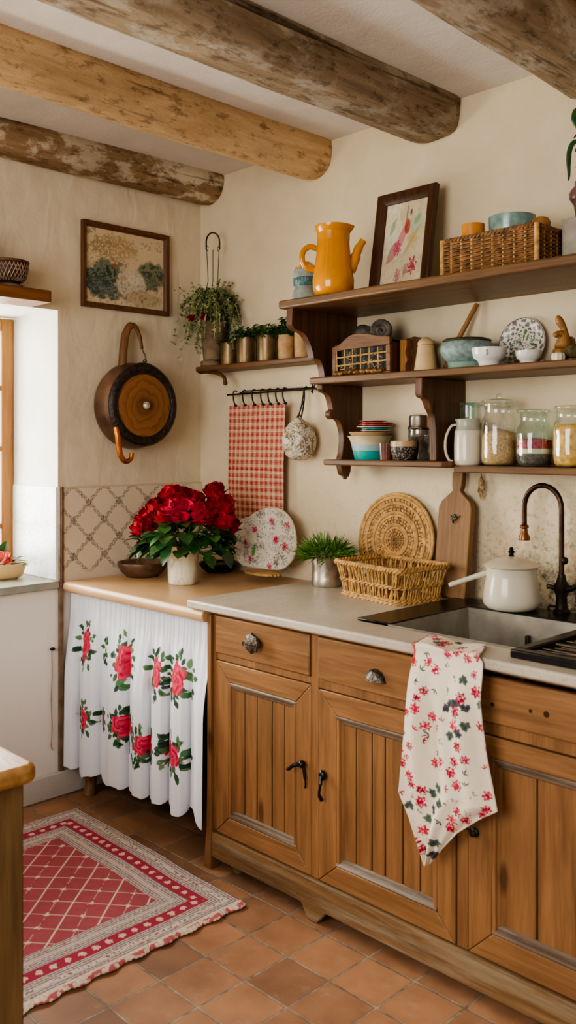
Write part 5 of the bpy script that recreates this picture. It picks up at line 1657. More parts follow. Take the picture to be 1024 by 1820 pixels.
MB().lathe([(.047, .050), (.0475, .060), (.046, .069), (.043, .069), (.042, .05), (0, .02)], 40).build('rim', M_tan, t, ang=60)
M_smokeglass = plain('silvered glass', S(150, 142, 128), .1, .7, .6, .4, 24)
t = thing('steel_canister', 'shiny silvered canister with glass lid behind the speckled bowl', 'canister', (1.318, -.050, T3))
MB().lathe([(0, 0), (.040, 0), (.042, .01), (.042, .08), (.044, .085), (.042, .09), (.042, .11), (0, .11)], 40).build('body', M_smokeglass, t)
MB().lathe([(.043, .111), (.045, .116), (.043, .122), (.040, .128), (.040, .156), (.038, .162), (.02, .168), (0, .169)], 40).build('lid', M_chrome, t)
t = thing('silver_bowl', 'low silvered bowl with rolled rim right of the speckled bowl', 'bowl', (1.396, -.066, T3))
MB().lathe([(0, 0), (.026, 0), (.032, .01), (.036, .04), (.037, .085), (.040, .088), (.038, .092), (.034, .086), (.03, .02), (0, .014)], 36).build('body', M_smokeglass, t, ang=60)
t = thing('glass_tumbler', 'small ribbed red brown glass between bowls on the lower shelf', 'glass', (1.238, -.145, T3))
MB().lathe([(0, 0), (.022, 0), (.026, .05), (.027, .062), (.024, .062), (.022, .01), (0, .008)], 48, lobes=lambda t_, z: 1 + .03 * math.cos(16 * t_)).build('body', plain('amber brown glass', S(112, 64, 50), .15, 0, .6, .2, 30), t)

# ---- jar shelf
t = thing('milk_jug', 'cream glazed milk jug with thin loop handle, left on the jar shelf', 'jug', (1.558, -.100, T4))
MB().lathe([(0, 0), (.042, 0), (.046, .006), (.047, .02), (.047, .07), (.045, .115), (.044, .118)], 40).build('body', M_white_enamel, t, ang=60)
MB().lathe([(.044, .118), (.040, .128), (.039, .145), (.041, .158), (.038, .158), (.036, .14), (.04, .12), (0, .10)], 40, lobes=lambda t_, z: 1 + (.12 * max(0, math.cos(t_ - 3.9)) ** 8 if z > .15 else 0)).build('neck', plain('grey glazed neck', S(176, 172, 154), .2), t, ang=60)
MB().tube(spline([RV(-.040, .138), RV(-.058, .132), RV(-.074, .098), RV(-.077, .055), RV(-.066, .02), RV(-.052, .014)], 6), .0045, 10).build('handle', M_white_enamel, t)
M_grain = plain('pale grain', S(194, 160, 110), .9, 0, .1, .25, 220, .5, 300)
M_grainA = M_grain
M_red_fill = plain('red sweets', S(176, 46, 56), .5, 0, .4, .4, 120, .4, 160)
M_dark_fill = plain('grey lentils', S(112, 98, 92), .8, 0, .2, .3, 200, .4, 260)
M_pasta = plain('golden pasta', S(222, 176, 88), .6, 0, .3, .25, 50, .5, 90)
def jar(label, loc, prof, fills, lid=None, m=M_glass, cat='jar'):
    t = thing('glass_jar', label, cat, loc, group='glass jars on the lowest right shelf')
    MB().lathe(prof, 44).build('glass_body', m, t, ang=70)
    for nm, pr_, mt in fills:
        MB().lathe(pr_, 40).build(nm, mt, t, ang=60)
    if lid:
        MB().lathe(lid, 44).build('lid', m, t, ang=60)
    return t
jar('empty pale glass jar half hidden behind the milk jug', (1.516, -.034, T4), [(0, .003), (.028, .003), (.030, .01), (.030, .20), (.032, .216), (.030, .218), (.028, .2)], [], m=M_glass_green)
jar('tallest glass jar with flat lid, part filled with pale grain', (1.672, -.086, T4), [(0, .002), (.050, .002), (.058, .008), (.061, .03), (.060, .11), (.057, .150), (.049, .172), (.0475, .190), (.050, .196), (.059, .199), (.060, .204), (.056, .207), (.048, .206), (.046, .19)],
    [('grain', [(0, .004), (.048, .005), (.056, .012), (.0575, .03), (.0555, .095), (.05, .11), (0, .125)], M_grain)],
    [(.052, .208), (.060, .211), (.061, .216), (.052, .220), (.03, .223), (.010, .226), (.010, .236), (.006, .240), (0, .241)])
jar('squat glass jar with layers of red and grey', (1.800, -.082, T4), [(0, .002), (.048, .002), (.056, .01), (.060, .04), (.060, .105), (.056, .125), (.046, .140), (.0445, .150), (.046, .172), (.055, .175), (.056, .180), (.052, .184), (.043, .180)],
    [('lentils', [(0, .004), (.046, .005), (.053, .012), (.056, .040), (0, .041)], M_dark_fill), ('sweets', [(0, .058), (.0565, .058), (.0572, .085), (.03, .090), (0, .092)], M_red_fill), ('pale_layer', [(0, .0415), (.0562, .0415), (.0565, .0575), (0, .0576)], M_ivory)],
    m=M_glass_green)
jar('glass jar filled with golden pasta at the picture edge', (1.932, -.082, T4), [(0, .002), (.050, .002), (.058, .010), (.061, .04), (.061, .115), (.057, .138), (.049, .150), (.048, .160), (.050, .180), (.057, .183), (.058, .189), (.053, .192), (.046, .188)],
    [('pasta', [(0, .004), (.048, .005), (.055, .012), (.058, .04), (.057, .06), (.0585, .07), (.0575, .09), (.058, .12), (.05, .132), (0, .136)], M_pasta)])
t = thing('hanging_herb_bunch', 'small dried straw bunch hanging on the wall below the jar shelf', 'herbs', (1.560, -.022, T4 - .026))
mb = MB(); rr = random.Random(14)
for k in range(26):
    a = rr.uniform(0, 6.28); q = rr.uniform(.003, .016)
    mb.tube(spline([(0, 0, 0), (q * .5 * math.cos(a), q * .3 * math.sin(a), -.03), (q * math.cos(a), q * .4 * math.sin(a), -.045 - rr.uniform(0, .03)), (q * .4 * math.cos(a), 0, -.075 - rr.uniform(0, .02))], 3), .0012, 4)
mb.ball((0, 0, -.038), .012, (1, .8, 1.3), 12, 9, wob=.1); mb.ball((.008, -.002, -.052), .009, (1, .8, 1), 10, 8)
mb.build('stalks', plain('dried straw', S(168, 140, 100), .85, 0, .15, .3, 60), t)

# ================================================================ SMALL PLANT SHELF, RAIL, HANGINGS
t = thing('plant_shelf', 'short brown wall shelf with scroll bracket carrying herb pots', 'shelf', (.53, 0, 1.797))
MB().prism([(-.41, -.128), (.40, -.128), (.40, -.001), (-.43, -.001), (-.435, -.06)], -.022, 0, 'xy').build('board', M_shelf, t, bevel=.005)
MB().tube(spline([(-.425, -.10, -.012), (-.40, -.10, -.020), (-.34, -.10, -.025), (-.28, -.10, -.036), (-.245, -.10, -.055), (-.236, -.10, -.075)], 6), [.012] * 8 + [.009] * 12 + [.008] * 11, 10).build('scroll_bracket', M_bracket, t)
MB().ball((-.236, -.10, -.080), .011, (1, 1, 1), 12, 8).build('scroll_end', M_bracket, t)
PZ = 1.797
herbs = [('leftmost of the small brass herb pots, beside the hanging basket', .285, .040, .098, M_bronze_pot), ('second small brass herb pot from the hanging basket', .397, .043, .112, M_bronze_pot),
         ('widest brass herb pot, in the middle of the small shelf', .530, .045, .110, M_bronze_pot), ('pale cork herb pot right of the widest brass one', .645, .035, .103, M_terra), ('pale cork pot touching the shelf bracket at the right end', .738, .033, .112, M_terra)]
hl = ['sparse green herb in the leftmost small brass pot', 'leafy green herb in the second small brass pot', 'leafy herb in the widest brass pot on the small shelf', 'tall-shooting herb in the left cork pot', 'dark herb tuft in the cork pot by the bracket']
for i, (lab, x, r_, h_, m_) in enumerate(herbs):
    t = thing('herb_pot', lab, 'pot', (x, -.068, PZ), group='herb pots on the small shelf')
    MB().lathe([(0, 0), (r_ * .93, 0), (r_ * .97, .004), (r_, h_), (r_ * .93, h_), (r_ * .9, .01), (0, .008)], 32).build('body', m_, t)
    MB().lathe([(0, h_ - .012), (r_ * .92, h_ - .012)], 24).build('soil', M_soil, t)
    pl_ = thing('herb_plant', hl[i], 'plant', (x, -.068, PZ + h_ - .012), group='herbs on the small shelf')
    mb = MB(); ms = MB(); rr = random.Random(40 + i)
    nl = (70, 190, 260, 200, 20)[i]
    for k in range(nl):
        a = rr.uniform(0, 6.28); q = r_ * (.2 + 1.05 * rr.random() ** .7)
        z_ = rr.uniform(.008, (.030, .048, .056, .042, .03)[i])
        if i == 3 and k < 40:
            a = rr.uniform(0, 6.28); q = rr.uniform(.0, .012); z_ = rr.uniform(.05, .088)
        d = Vector((math.cos(a + rr.uniform(-.9, .9)), math.sin(a + rr.uniform(-.9, .9)), rr.uniform(-.5, .7)))
        mb.leaf((q * math.cos(a) - (.012 if i == 3 and z_ > .045 else 0), q * math.sin(a), z_), d, rr.uniform(.015, .024), rr.uniform(.012, .018), .3)
        if k % 8 == 0: ms.tube([(q * .3 * math.cos(a), q * .3 * math.sin(a), 0), (q * math.cos(a), q * math.sin(a), z_)], .001, 4)
    if i == 3: ms.tube(spline([(0, 0, 0), (-.006, 0, .04), (-.012, 0, .075)], 4), .0014, 5)
    mb.build('leaves', M_leaf_dk if i % 2 else M_leaf, pl_); ms.build('stems', M_leaf, pl_)
# hanging planter
hx, hy = .185, -.080
t = thing('clay_saucer', 'stacked clay saucer at the left end of the plant shelf', 'saucer', (.165, -.070, PZ))
MB().lathe([(0, 0), (.045, 0), (.052, .006), (.050, .014), (.054, .02), (.048, .026), (0, .026)], 32, lobes=lambda t_, z: 1 + .03 * math.cos(5 * t_ + z * 90)).build('body', M_clay, t)
t = thing('hanging_planter', 'mottled clay pot hung by wires over the left end of plant shelf', 'pot', (hx, hy, PZ + .0275))
MB().lathe([(0, 0), (.040, 0), (.043, .005), (.052, .09), (.062, .165), (.064, .172), (.058, .172), (.05, .10), (.038, .01), (0, .01)], 36, lobes=lambda t_, z: 1 + .02 * math.cos(3 * t_ + 30 * z)).build('body', M_clay, t, ang=60)
MB().lathe([(0, .155), (.056, .155)], 24).build('soil', M_soil, t)
mb = MB()
for a in (-.062, .0, .062):
    mb.tube([(a * rx_, a * ry_ - (.04 if a == 0 else 0), .165), (a * .35 * rx_, a * .35 * ry_, .36), (a * .45 * rx_, a * .45 * ry_, .50)], .0018, 5)
mb.tube([(-.03 * rx_, -.03 * ry_, .50)] + [(.030 * math.cos(math.radians(aa)) * rx_, .030 * math.cos(math.radians(aa)) * ry_, .535 + .042 * math.sin(math.radians(aa))) for aa in range(180, -1, -15)] + [(.03 * rx_, .03 * ry_, .50)], .0036, 8)
for s in (-1, 1):
    mb.tube([(s * .03 * rx_ + .010 * math.cos(k * .5) * rx_ - s * .01 * rx_, s * .03 * ry_, .505 + .010 * math.sin(k * .5)) for k in range(12)], .0016, 5)
mb.build('wire_hanger', M_iron, t)
hp = thing('trailing_plant', 'trailing olive green plant with two red blooms in the hanging pot', 'plant', (hx, hy, PZ + .185))
rr = random.Random(77); mbA = MB(); mbB = MB(); ms = MB()
for k in range(96):
    a = rr.uniform(0, 2 * PI)
    reach = rr.uniform(.06, .20); hgt = rr.uniform(.05, .16) * (1.2 - reach * 2.2)
    drop = rr.uniform(.02, .20) * (reach / .15)
    ca, sa = math.cos(a), math.sin(a)
    def yy_(r): return min(r * sa, .068)
    pts = spline([(0, 0, 0), (reach * .35 * ca, yy_(reach * .35), hgt), (reach * .75 * ca, yy_(reach * .75), hgt * .9), (reach * ca, yy_(reach), hgt - drop)], 6)
    ms.tube(pts, .0012, 4)
    for p in pts[4:]:
        for q in range(3):
            d = Vector((rr.uniform(-1, 1), rr.uniform(-1, .6), rr.uniform(-.5, .9)))
            (mbA if rr.random() < .76 else mbB).leaf(p, d, rr.uniform(.012, .021), rr.uniform(.008, .014), .2)
for k in range(40):
    a = rr.uniform(0, 2 * PI); w_ = rr.uniform(.03, .17); hgt = rr.uniform(.08, .20) * (1.15 - 3.0 * w_)+ .03
    pts = spline([(0, 0, 0), (.4 * w_ * math.cos(a), min(.4 * w_ * math.sin(a), .06), hgt * .6), (w_ * math.cos(a), min(w_ * math.sin(a), .066), hgt)], 5)
    ms.tube(pts, .0012, 4)
    for p in pts[3:]:
        for q in range(3):
            (mbA if q else mbB).leaf(p, (rr.uniform(-1, 1), rr.uniform(-1, .6), rr.uniform(-.2, 1)), rr.uniform(.010, .016), .009, .2)
mbA.build('pale_leaves', M_leaf_pale, hp); mbB.build('green_leaves', M_leaf_dk, hp); ms.build('stems', M_leaf_pale, hp)
for (a_, z_) in ((-.052, .025), (-.005, .035)):
    mb = MB(); rr = random.Random(int(z_ * 1000)); base = Vector((a_ * rx_ + .078, a_ * ry_ - .112, z_ - .01))
    for k in range(16):
        d = Vector((rr.uniform(-1, 1), rr.uniform(-1, .5), rr.uniform(-.9, .9))).normalized()
        mb.leaf(base, d, .026, .026, .1)
    mb.build('red_bloom', M_petal, hp)

# rail with hooks
rl = thing('hook_rail', 'thin iron wall rail with S hooks under the plant shelf', 'rail', (.53, -.045, 1.672))
mb = MB()
mb.tube([(-.285, 0, -.004), (.25, 0, .002)], .0042, 10)
mb.tube([(-.20, .012, .010), (.25, .006, .006)], .003, 8)
for x in (-.20, .14, .245):
    mb.tube([(x, .044, .002), (x, 0, .002)], .004, 8)
mb.tube([(.243, 0, .022), (.25, -.006, -.018)], .003, 6); mb.tube([(.257, 0, .018), (.24, -.004, -.012)], .003, 6)
mb.build('rod', M_iron, rl)
for i, x in enumerate((.300, .362, .424, .478, .524, .572, .614)):
    lx = x - .53
    mb = MB()
    q = .012
    mb.tube(spline([(lx + .012, -.002, .008), (lx + .002, -.006, .012), (lx - .008, -.006, .004), (lx - .006, -.008, -.020), (lx + .004, -.012, -.040), (lx + .014, -.014, -.050)], 5), .0032, 8)
    mb.ball((lx + .016, -.014, -.054), .0075, (1.2, 1, .8), 10, 7)
    mb.build('hook', M_iron, rl)
def check_pos(u, v):
    x = np.interp(v, [0, .5, .78, 1], [.266, .250, .262, .318]) * (1 - u) + np.interp(v, [0, .4, .75, 1.0], [.626, .606, .602, .606]) * u
    z = 1.618 - v * .690
    y = -.050 - .006 * np.sin(u * 5 + .6) * (.3 + v) + .004 * np.sin(u * 13 + v * 3) * v - .006 * (u > .9) * (u - .9) * 10 + .012 * v
    return x, y, z
def check_paint(u, v, X):
    c = np.tile(C3(224, 196, 160), (len(u), 1))
    a = u * .36; b_ = v * .69
    n = vnoise(u * 180, v * 350, 4)
    def band(t, period, w, ph=0): return ((t / period + ph) % 1 < w).astype(float)
    wv = .30 * band(a, .0300, .45) + .30 * band(b_, .0300, .45) + .22 * band(a, .0075, .5, .2) + .22 * band(b_, .0075, .5, .2) + .22 * band(b_, .0300, .16, .6) + .15 * band(a, .0300, .16, .6)
    k = np.clip(wv * 1.25 - .12 + .45 * (n - .5), 0, 1)
    lay(c, k, C3(164, 34, 44))
    return c
ck_ = sheet('checked_towel', painted('red check weave', .95, .4, .08, 700, trans=.03), 150, 270, check_pos, check_paint, solid=.002)
tag(ck_, 'red and cream checked towel hanging from the hook rail', 'towel')
# string bag
t = thing('string_bag', 'round cream patterned bag hung on cords from the rail end', 'bag', (.725, -.075, 1.672))
N = NT('mottled lace'); b = N.bsdf(None, .9, 0, .1)
v = N.coord()
col = N.mix(N.ramp(N.noise(v, 55, 5, .7, 1.5), [(.46, (0, 0, 0, 1)), (.56, (1, 1, 1, 1))]), S(218, 206, 184), S(126, 108, 84))
pale_ = N.ramp(N.noise(v, 16, 3), [(.52, (0, 0, 0, 1)), (.62, (1, 1, 1, 1))])
N.l(N.mix(N.math('MULTIPLY', pale_, .7), col, S(226, 218, 202)), b.inputs['Base Color'])
N.bump(b, N.noise(v, 50, 4), .9, .012)
MB().lathe([(0, -.292), (.03, -.288), (.055, -.268), (.069, -.235), (.070, -.20), (.060, -.165), (.038, -.138), (.018, -.124), (.012, -.115), (0, -.114)], 36, lobes=lambda t_, z: 1 + .03 * math.cos(5 * t_ + 18 * z) + .015 * math.cos(11 * t_)).build('bag', N.m, t, ang=70)
mb = MB()
for s in (-1, 1):
    mb.tube(spline([(0, .03, .004), (.004 * s, .028, -.03), (.006 * s, .02, -.07), (.008 * s, .006, -.11), (.004 * s, 0, -.125)], 5), .003, 6)
mb.tube([(.012 * math.cos(k * .6), .0 , -.118 + .012 * math.sin(k * .6)) for k in range(11)], .0022, 5)
mb.ball((0, .022, -.055), .006, (1, 1, 1.6), 8, 6)
mb.tube(spline([(.002, .03, -.004), (.010, .03, .012), (.018, .028, .008)], 4), .003, 6)
mb.build('cords', M_iron, t)

# ================================================================ LEFT WALL
def paint_land(u, v, X):
    c = np.tile(C3(206, 184, 150), (len(u), 1)) * (.9 + .18 * fbm(u * 6, v * 5, 3))[:, None]
    n = fbm(u * 16, v * 14, 5); n2 = vnoise(u * 70, v * 60, 8); n3 = fbm(u * 34, v * 30, 19)
    def blob(cx, cy, rx, ry, rough_, colr, k, tex=None, lo=.75):
        m = (1 - sm(ell(u, v, cx, cy, rx, ry) + rough_ * (n - .5) + .5 * rough_ * (n3 - .5), lo, 1.0)) * k
        lay(c, m * (tex if tex is not None else 1), colr)
    st1 = (n2 > .42).astype(float); st2 = (n3 > .5).astype(float); st3 = (vnoise(u * 120, v * 100, 31) > .5).astype(float)
    blob(.30, .74, .34, .22, .9, C3(160, 134, 84), .65, st1); blob(.20, .78, .18, .14, .9, C3(120, 104, 60), .6, st3); blob(.5, .85, .16, .12, .9, C3(150, 124, 80), .5, st3)
    blob(.24, .34, .30, .30, .8, C3(112, 118, 98), .95); blob(.20, .30, .26, .26, 1.0, C3(66, 78, 68), .9, st2); blob(.16, .34, .22, .24, 1.0, C3(46, 56, 54), .85, st3 * st1); blob(.30, .46, .12, .10, .9, C3(52, 66, 54), .8, st2)
    blob(.16, .22, .18, .14, .8, C3(70, 84, 96), .55, st3); blob(.84, .46, .20, .24, .9, C3(118, 122, 96), .9); blob(.86, .50, .17, .17, 1.0, C3(62, 76, 60), .85, st2); blob(.80, .36, .18, .16, 1.0, C3(76, 88, 78), .8, st3)
    blob(.56, .30, .22, .22, .5, C3(196, 184, 160), .95); blob(.56, .26, .2, .18, .7, C3(150, 134, 110), .5, st3 * st1); blob(.62, .38, .12, .08, .7, C3(216, 206, 186), .8, st1)
    blob(.72, .12, .30, .12, .6, C3(180, 160, 126), .9); blob(.72, .10, .28, .10, .8, C3(126, 112, 88), .55, st3 * st2); blob(.47, .16, .06, .10, .7, C3(84, 84, 70), .6, st2)
    lay(c, ((n3 > .60) & (v < .60) & (n2 > .45)) * .4, C3(66, 64, 54))
    lay(c, (1 - sm(ell(u, v, .345, .53, .035, .035), .7, 1.1)) * .85, C3(164, 88, 56))
    lay(c, (1 - sm(ell(u, v, .46, .38, .05, .04), .6, 1.1)) * .5, C3(186, 120, 80))
    lay(c, ((n3 > .52) & (u > .68) & (v > .82) & (v < .95)) * .5 * (n2 > .5), C3(110, 96, 74))
    lay(c, ((n3 > .55) & (u < .12) & (v > .9)) * .6, C3(120, 104, 80))
    return c
framed('framed_landscape', 'brown framed faded garden painting high on the left wall', .452, .366, .024, M_frame2, paint_land, (.001, -.425, 2.028), (0, 0, PI / 2), 150, 120)

ws = MB().prism(rrect(-.165, .0, -.60, .30, .02, 3), -.045, 0, 'xy')
t = thing('window_shelf', 'thick brown board shelf above the window', 'shelf', (.166, -1.175, 2.047))
MB().prism(rrect(-.165, .0, -.60, .30, .018, 4), -.047, 0, 'xy').build('board', M_sill_wood, t, bevel=.005)
t = thing('wire_bowl', 'dark woven bowl on the shelf above the window', 'bowl', (.085, -1.02, 2.047))
M_pebwire = plain('dark woven strips', S(82, 58, 42), .45, .2, .4, .3, 60)
MB().lathe([(0, 0), (.062, 0), (.066, .006), (.05, .014), (.04, .018), (0, .018)], 36).build('saucer_foot', M_stone_grey, t)
M_in = plain('umber bowl', S(58, 38, 28), .6)
MB().lathe([(0, .018), (.035, .018), (.062, .036), (.072, .07), (.072, .095), (.07, .10), (.067, .096), (.066, .07), (0, .03)], 40).build('body', M_in, t, ang=60)
mb = MB()
for k in range(30):
    a = 2 * PI * k / 30
    for s in (1, -1):
        pts = []
        for q in range(9):
            z_ = .026 + .066 * q / 8; r_ = np.interp(z_, [.018, .036, .07, .095], [.037, .0635, .0735, .0735])
            pts.append((r_ * math.cos(a + s * q * .055), r_ * math.sin(a + s * q * .055), z_))
        mb.tube(pts, .0021, 5)
mb.build('woven_strips', plain('silvery strips', S(168, 140, 118), .4, .4, .5, .3, 40), t)
MB().tube([(.073 * math.cos(2 * PI * k / 40), .073 * math.sin(2 * PI * k / 40), .100) for k in range(40)], .006, 8, closed=True).build('rim', M_bracket, t)
t = thing('brown_jar', 'brown stoneware jar behind the woven bowl above the window', 'jar', (.085, -1.165, 2.047))
MB().lathe([(0, 0), (.04, 0), (.058, .03), (.058, .09), (.036, .12), (.032, .14), (.044, .155), (.046, .172), (.03, .178), (0, .18)], 32).build('body', M_bracket, t, ang=60)

# copper-rimmed hanging pan
pn = thing('hanging_pan', 'round copper pan with wooden lid hanging on the left wall', 'pan', (.001, -.412, 1.614))
M_coppan = plain('old copper', S(122, 92, 72), .42, .6, .5, .3, 8, .1, 40)
M_carvering = plain('blackened carved ring', S(58, 46, 40), .35, .4, .5, .4, 60, .9, 110)
MX = Matrix.Rotation(PI / 2, 4, 'Y')
def teard(t_, z): return 1.0
MB().lathe([(0, 0), (.150, 0), (.180, .010), (.188, .03), (.187, .055), (.180, .085), (.172, .112), (.165, .118)], 56, MX).build('body', M_coppan, pn, ang=60)
MB().lathe([(.170, .104), (.176, .112), (.176, .122), (.168, .130), (.160, .134), (.150, .132), (.142, .126), (.138, .128), (.130, .124)], 56, MX, lobes=lambda t_, z: 1 + .05 * max(0, math.cos(t_ - PI)) ** 14).build('carved_ring', M_carvering, pn, ang=50)
mb = MB()
mb.lathe([(0, .120), (.134, .120), (.134, .126), (.11, .129), (0, .129)], 56, MX)
N = NT('turned wood disc'); b = N.bsdf(None, .45, 0, .4)
tc = N.n('TexCoord'); sx = N.n('SeparateXYZ'); N.l(tc.outputs['Object'], sx.inputs[0])
rr_ = N.math('SQRT', N.math('ADD', N.math('MULTIPLY', sx.outputs['Y'], sx.outputs['Y']), N.math('MULTIPLY', sx.outputs['Z'], sx.outputs['Z'])))
ns = N.noise(N.coord(), 14, 4)
rg = N.math('FRACT', N.math('ADD', N.math('MULTIPLY', rr_, 30.0), N.math('MULTIPLY', ns, 2.2)))
col = N.ramp(rg, [(.0, S(116, 74, 40)), (.4, S(136, 90, 50)), (1.0, S(146, 98, 56))])
col = N.mix(.8, col, N.ramp(rr_, [(.02, (.45, .42, .4, 1)), (.07, (1, 1, 1, 1))]), 'MULTIPLY')
N.l(col, b.inputs['Base Color'])
lidp = mb.build('wooden_lid', N.m, pn)
MB().ball((.139, 0, .0), .017, (.8, 1, 1), 20, 14).build('glass_knob', plain('crystal knob', S(206, 196, 176), .08, .3, .8, .25, 70), lidp)
MB().tube(spline([(.045, -.060, .170), (.042, -.052, .24), (.038, -.036, .315), (.040, -.010, .352), (.046, .012, .340), (.056, .026, .295), (.064, .030, .25)], 6), [.018] * 13 + [.017] * 6 + [.014] * 6 + [.012] * 6 + [.009] * 6, 12, flat=.7).build('strap_handle', wood('brown strap wood', S(84, 54, 30), S(140, 98, 60), 'z', 2.5, .45, knots=False), pn)
mb = MB()
mb.tube(spline([(.064, .030, .25), (.074, .032, .232), (.084, .034, .215), (.090, .032, .19)], 4), .0035, 6)
mb.ball((.088, .028, .195), .010, (1, 1, .8), 10, 7)
mb.build('chain_link', M_pewter, pn)
MB().tube(spline([(.118, -.142, -.095), (.122, -.136, -.13), (.122, -.130, -.17), (.122, -.120, -.215), (.122, -.096, -.240), (.122, -.070, -.230), (.122, -.064, -.205)], 6), [.013] * 12 + [.0125] * 12 + [.0115] * 13, 12, flat=.85).build('copper_hook', M_copper, pn)

# cord on the wall below the sill
t = thing('hanging_string', 'thin frayed cord hanging from a dark nail on the left wall', 'string', (.004, -.79, .605))
MB().tube(spline([(0.004, 0, 0), (.004, .002, -.1), (.004, -.002, -.2), (.004, .002, -.32), (.004, -.002, -.395), (.006, .006, -.41)], 5), .0022, 6).build('strand', plain('hemp', S(168, 138, 100), .9), t)
MB().ball((.006, .003, .004), .009, (1, 1.3, .8), 10, 7).build('nail', M_black, t)

# sill flowers
sx_, sy_ = -.218, -.900
t = thing('wooden_trough', 'oval wooden bowl of flowers on the window sill', 'bowl', (sx_, sy_, WZ0 + .0035), .79)
MB().lathe([(0, 0), (.060, 0), (.080, .012), (.092, .05), (.094, .064), (.088, .064), (.082, .045), (0, .03)], 40, Matrix.Diagonal((1.12, .82, 1, 1)), lobes=lambda t_, z: 1 + .03 * math.cos(4 * t_)).build('body', M_cork, t, ang=60)
t = thing('sill_flowers', 'red and coral blooms with green leaves in the sill bowl', 'plant', (sx_, sy_, WZ0 + .035), .79)
mb = MB(); rr = random.Random(19)
for k in range(60):
    a = rr.uniform(0, 6.28); q = rr.uniform(.02, .075)
    mb.leaf((q * math.cos(a), q * .7 * math.sin(a), .02 + rr.uniform(0, .025)), (math.cos(a), math.sin(a), rr.uniform(0, .7)), rr.uniform(.03, .05), rr.uniform(.012, .02), .2)
for k in range(14):
    mb.leaf((.06 + rr.uniform(-.02, .02), rr.uniform(-.03, .03), .02), (1, rr.uniform(-.4, .4), rr.uniform(.2, .7)), rr.uniform(.04, .065), .012, .35)
mb.leaf((.005, 0, .06), (.35, 0, 1), .07, .045, 0, up=(0, -1, .2))
mb.build('leaves', M_leaf, t)
for a_, b_, z_, m_ in ((-.055, -.02, .055, M_petal2), (.018, -.02, .050, M_pink), (-.02, .02, .058, M_petal2)):
    mb = MB()
    for k in range(14):
        d = Vector((rr.uniform(-1, 1), rr.uniform(-1, 1), rr.uniform(-.2, 1))).normalized()
        mb.leaf(Vector((a_, b_, z_)) + d * .006, d, .038, .040, .1, up=(d.y, -d.x, .6))
    mb.build('bloom', m_, t)

# ================================================================ plants grow in their pots: one thing each
def rooted(plant, pot, name, label, pot_part='pot'):
    a = bpy.data.objects[plant]; b_ = bpy.data.objects[pot]
    c_, s_ = math.cos(-b_.rotation_euler.z), math.sin(-b_.rotation_euler.z)
    for ch in list(b_.children):
        if ch.name.split('.')[0] == 'body': ch.name = pot_part
    d = a.location - b_.location
    for ch in list(a.children):
        ch.parent = b_
        ch.location = Vector((d.x * c_ - d.y * s_, d.x * s_ + d.y * c_, d.z))
    bpy.data.objects.remove(a)
    b_.name = name; b_['label'] = label; b_['category'] = 'plant'
rooted('geranium_plant', 'flower_vase', 'potted_geranium', 'crimson geranium in a bark-textured ivory pot on the tan table')
rooted('grass_plant', 'silver_pot', 'potted_grass_plant', 'bright green spiky grass in a dented silver pot beside the wicker basket')
rooted('curling_plant', 'glazed_planter', 'potted_succulent', 'drooping strap-leaved plant in a plum pot at the top right edge')
rooted('trailing_plant', 'hanging_planter', 'hanging_planter', 'trailing olive green plant with red blooms in a wire-hung clay pot')
rooted('sill_flowers', 'wooden_trough', 'flower_bowl', 'oval wooden bowl of red and coral flowers on the window sill', 'bowl')
HL = ['sparse herb in the small brass pot beside the hanging planter', 'leafy herb in the second small brass pot from the hanging planter', 'leafy herb in the widest brass pot, middle of the small shelf',
      'tall-shooting herb in the cork pot right of the widest brass pot', 'pale cork pot touching the shelf bracket at the small shelf end']
for i in range(5):
    sfx = '' if i == 0 else '.%03d' % i
    rooted('herb_plant' + sfx, 'herb_pot' + sfx, 'potted_herb', HL[i])

# ================================================================ LIGHT, WORLD, CAMERA
w = bpy.data.worlds.new('World'); scene.world = w; w.use_nodes = True
nt = w.node_tree; nt.nodes.clear()
wo = nt.nodes.new('ShaderNodeOutputWorld'); bg = nt.nodes.new('ShaderNodeBackground')
tc = nt.nodes.new('ShaderNodeTexCoord'); sp_ = nt.nodes.new('ShaderNodeSeparateXYZ')
nt.links.new(tc.outputs['Generated'], sp_.inputs[0])
rp = nt.nodes.new('ShaderNodeValToRGB')
rp.color_ramp.elements[0].position = .35; rp.color_ramp.elements[0].color = (.42, .38, .34, 1)
rp.color_ramp.elements[1].position = .75; rp.color_ramp.elements[1].color = (.86, .83, .80, 1)
mr = nt.nodes.new('ShaderNodeMath'); mr.operation = 'MULTIPLY_ADD'; mr.inputs[1].default_value = .5; mr.inputs[2].default_value = .5
nt.links.new(sp_.outputs['Z'], mr.inputs[0]); nt.links.new(mr.outputs[0], rp.inputs[0])
nt.links.new(rp.outputs[0], bg.inputs[0]); bg.inputs[1].default_value = 0.72
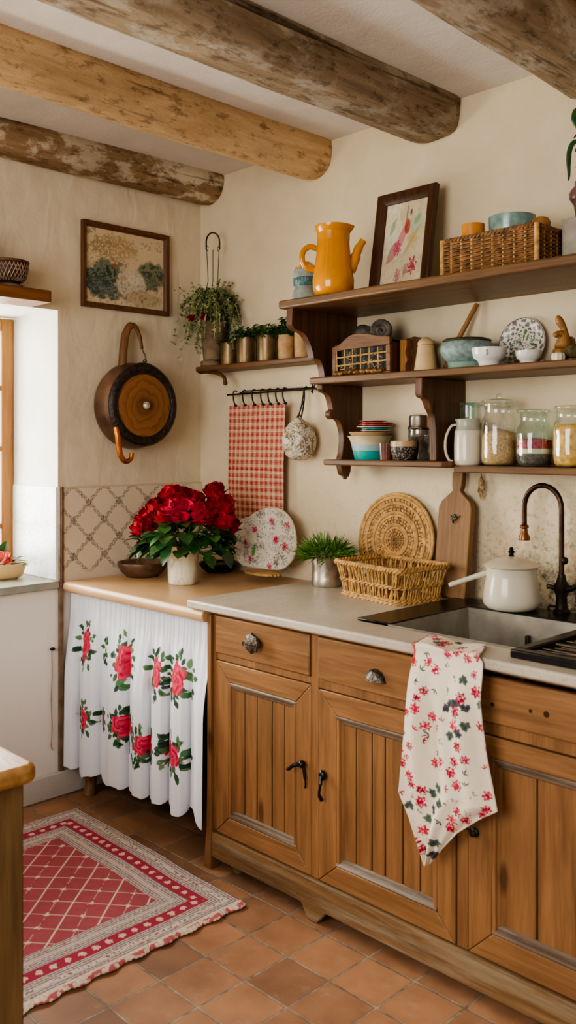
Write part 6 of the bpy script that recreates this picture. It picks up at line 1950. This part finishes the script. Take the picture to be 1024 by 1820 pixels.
# the garden side of the sky is bright: daylight seen through the window
mx = nt.nodes.new('ShaderNodeValToRGB'); mx.color_ramp.elements[0].position = .12; mx.color_ramp.elements[0].color = (5.2, 5.0, 4.5, 1)
mx.color_ramp.elements[1].position = .34; mx.color_ramp.elements[1].color = (1, 1, 1, 1)
m2 = nt.nodes.new('ShaderNodeMath'); m2.operation = 'MULTIPLY_ADD'; m2.inputs[1].default_value = .5; m2.inputs[2].default_value = .5
nt.links.new(sp_.outputs['X'], m2.inputs[0]); nt.links.new(m2.outputs[0], mx.inputs[0])
mu = nt.nodes.new('ShaderNodeMix'); mu.data_type = 'RGBA'; mu.blend_type = 'MULTIPLY'; mu.inputs[0].default_value = 1
nt.links.new(rp.outputs[0], mu.inputs[6]); nt.links.new(mx.outputs[0], mu.inputs[7]); nt.links.new(mu.outputs[2], bg.inputs[0])
nt.links.new(bg.outputs[0], wo.inputs[0])
def area(name, loc, tgt, sx, sy, power, col):
    l = bpy.data.lights.new(name, 'AREA'); l.shape = 'RECTANGLE'; l.size = sx; l.size_y = sy; l.energy = power; l.color = col
    o = bpy.data.objects.new(name, l); COL.objects.link(o); o.location = loc
    d = Vector(tgt) - Vector(loc); o.rotation_euler = d.to_track_quat('-Z', 'Y').to_euler()
    return o
area('window_daylight', (-.75, -1.36, 1.5), (.6, -1.25, 1.70), 1.5, 1.5, 150, (1.0, .985, .96))
area('room_fill_light', (1.9, -3.8, 1.75), (.9, 0, 1.15), 1.7, 1.5, 66, (1.0, .97, .92))  # unseen fill lamp added behind the camera; no window stands there

cam = bpy.data.cameras.new('Camera'); co = bpy.data.objects.new('Camera', cam); COL.objects.link(co)
co.location = (3.30, -2.69, 1.45); co.rotation_euler = (PI / 2, 0, .7899)
cam.sensor_fit = 'AUTO'; cam.sensor_width = 36; cam.lens = 1595.8 / 1820 * 36
cam.shift_y = -(910 - 788.4) / 1820
cam.clip_start = .05
cam.dof.use_dof = True; cam.dof.focus_distance = 3.2; cam.dof.aperture_fstop = 3.2
scene.camera = co
scene.view_settings.view_transform = 'AgX'
scene.view_settings.look = 'AgX - Medium High Contrast'
scene.view_settings.exposure = 0.18
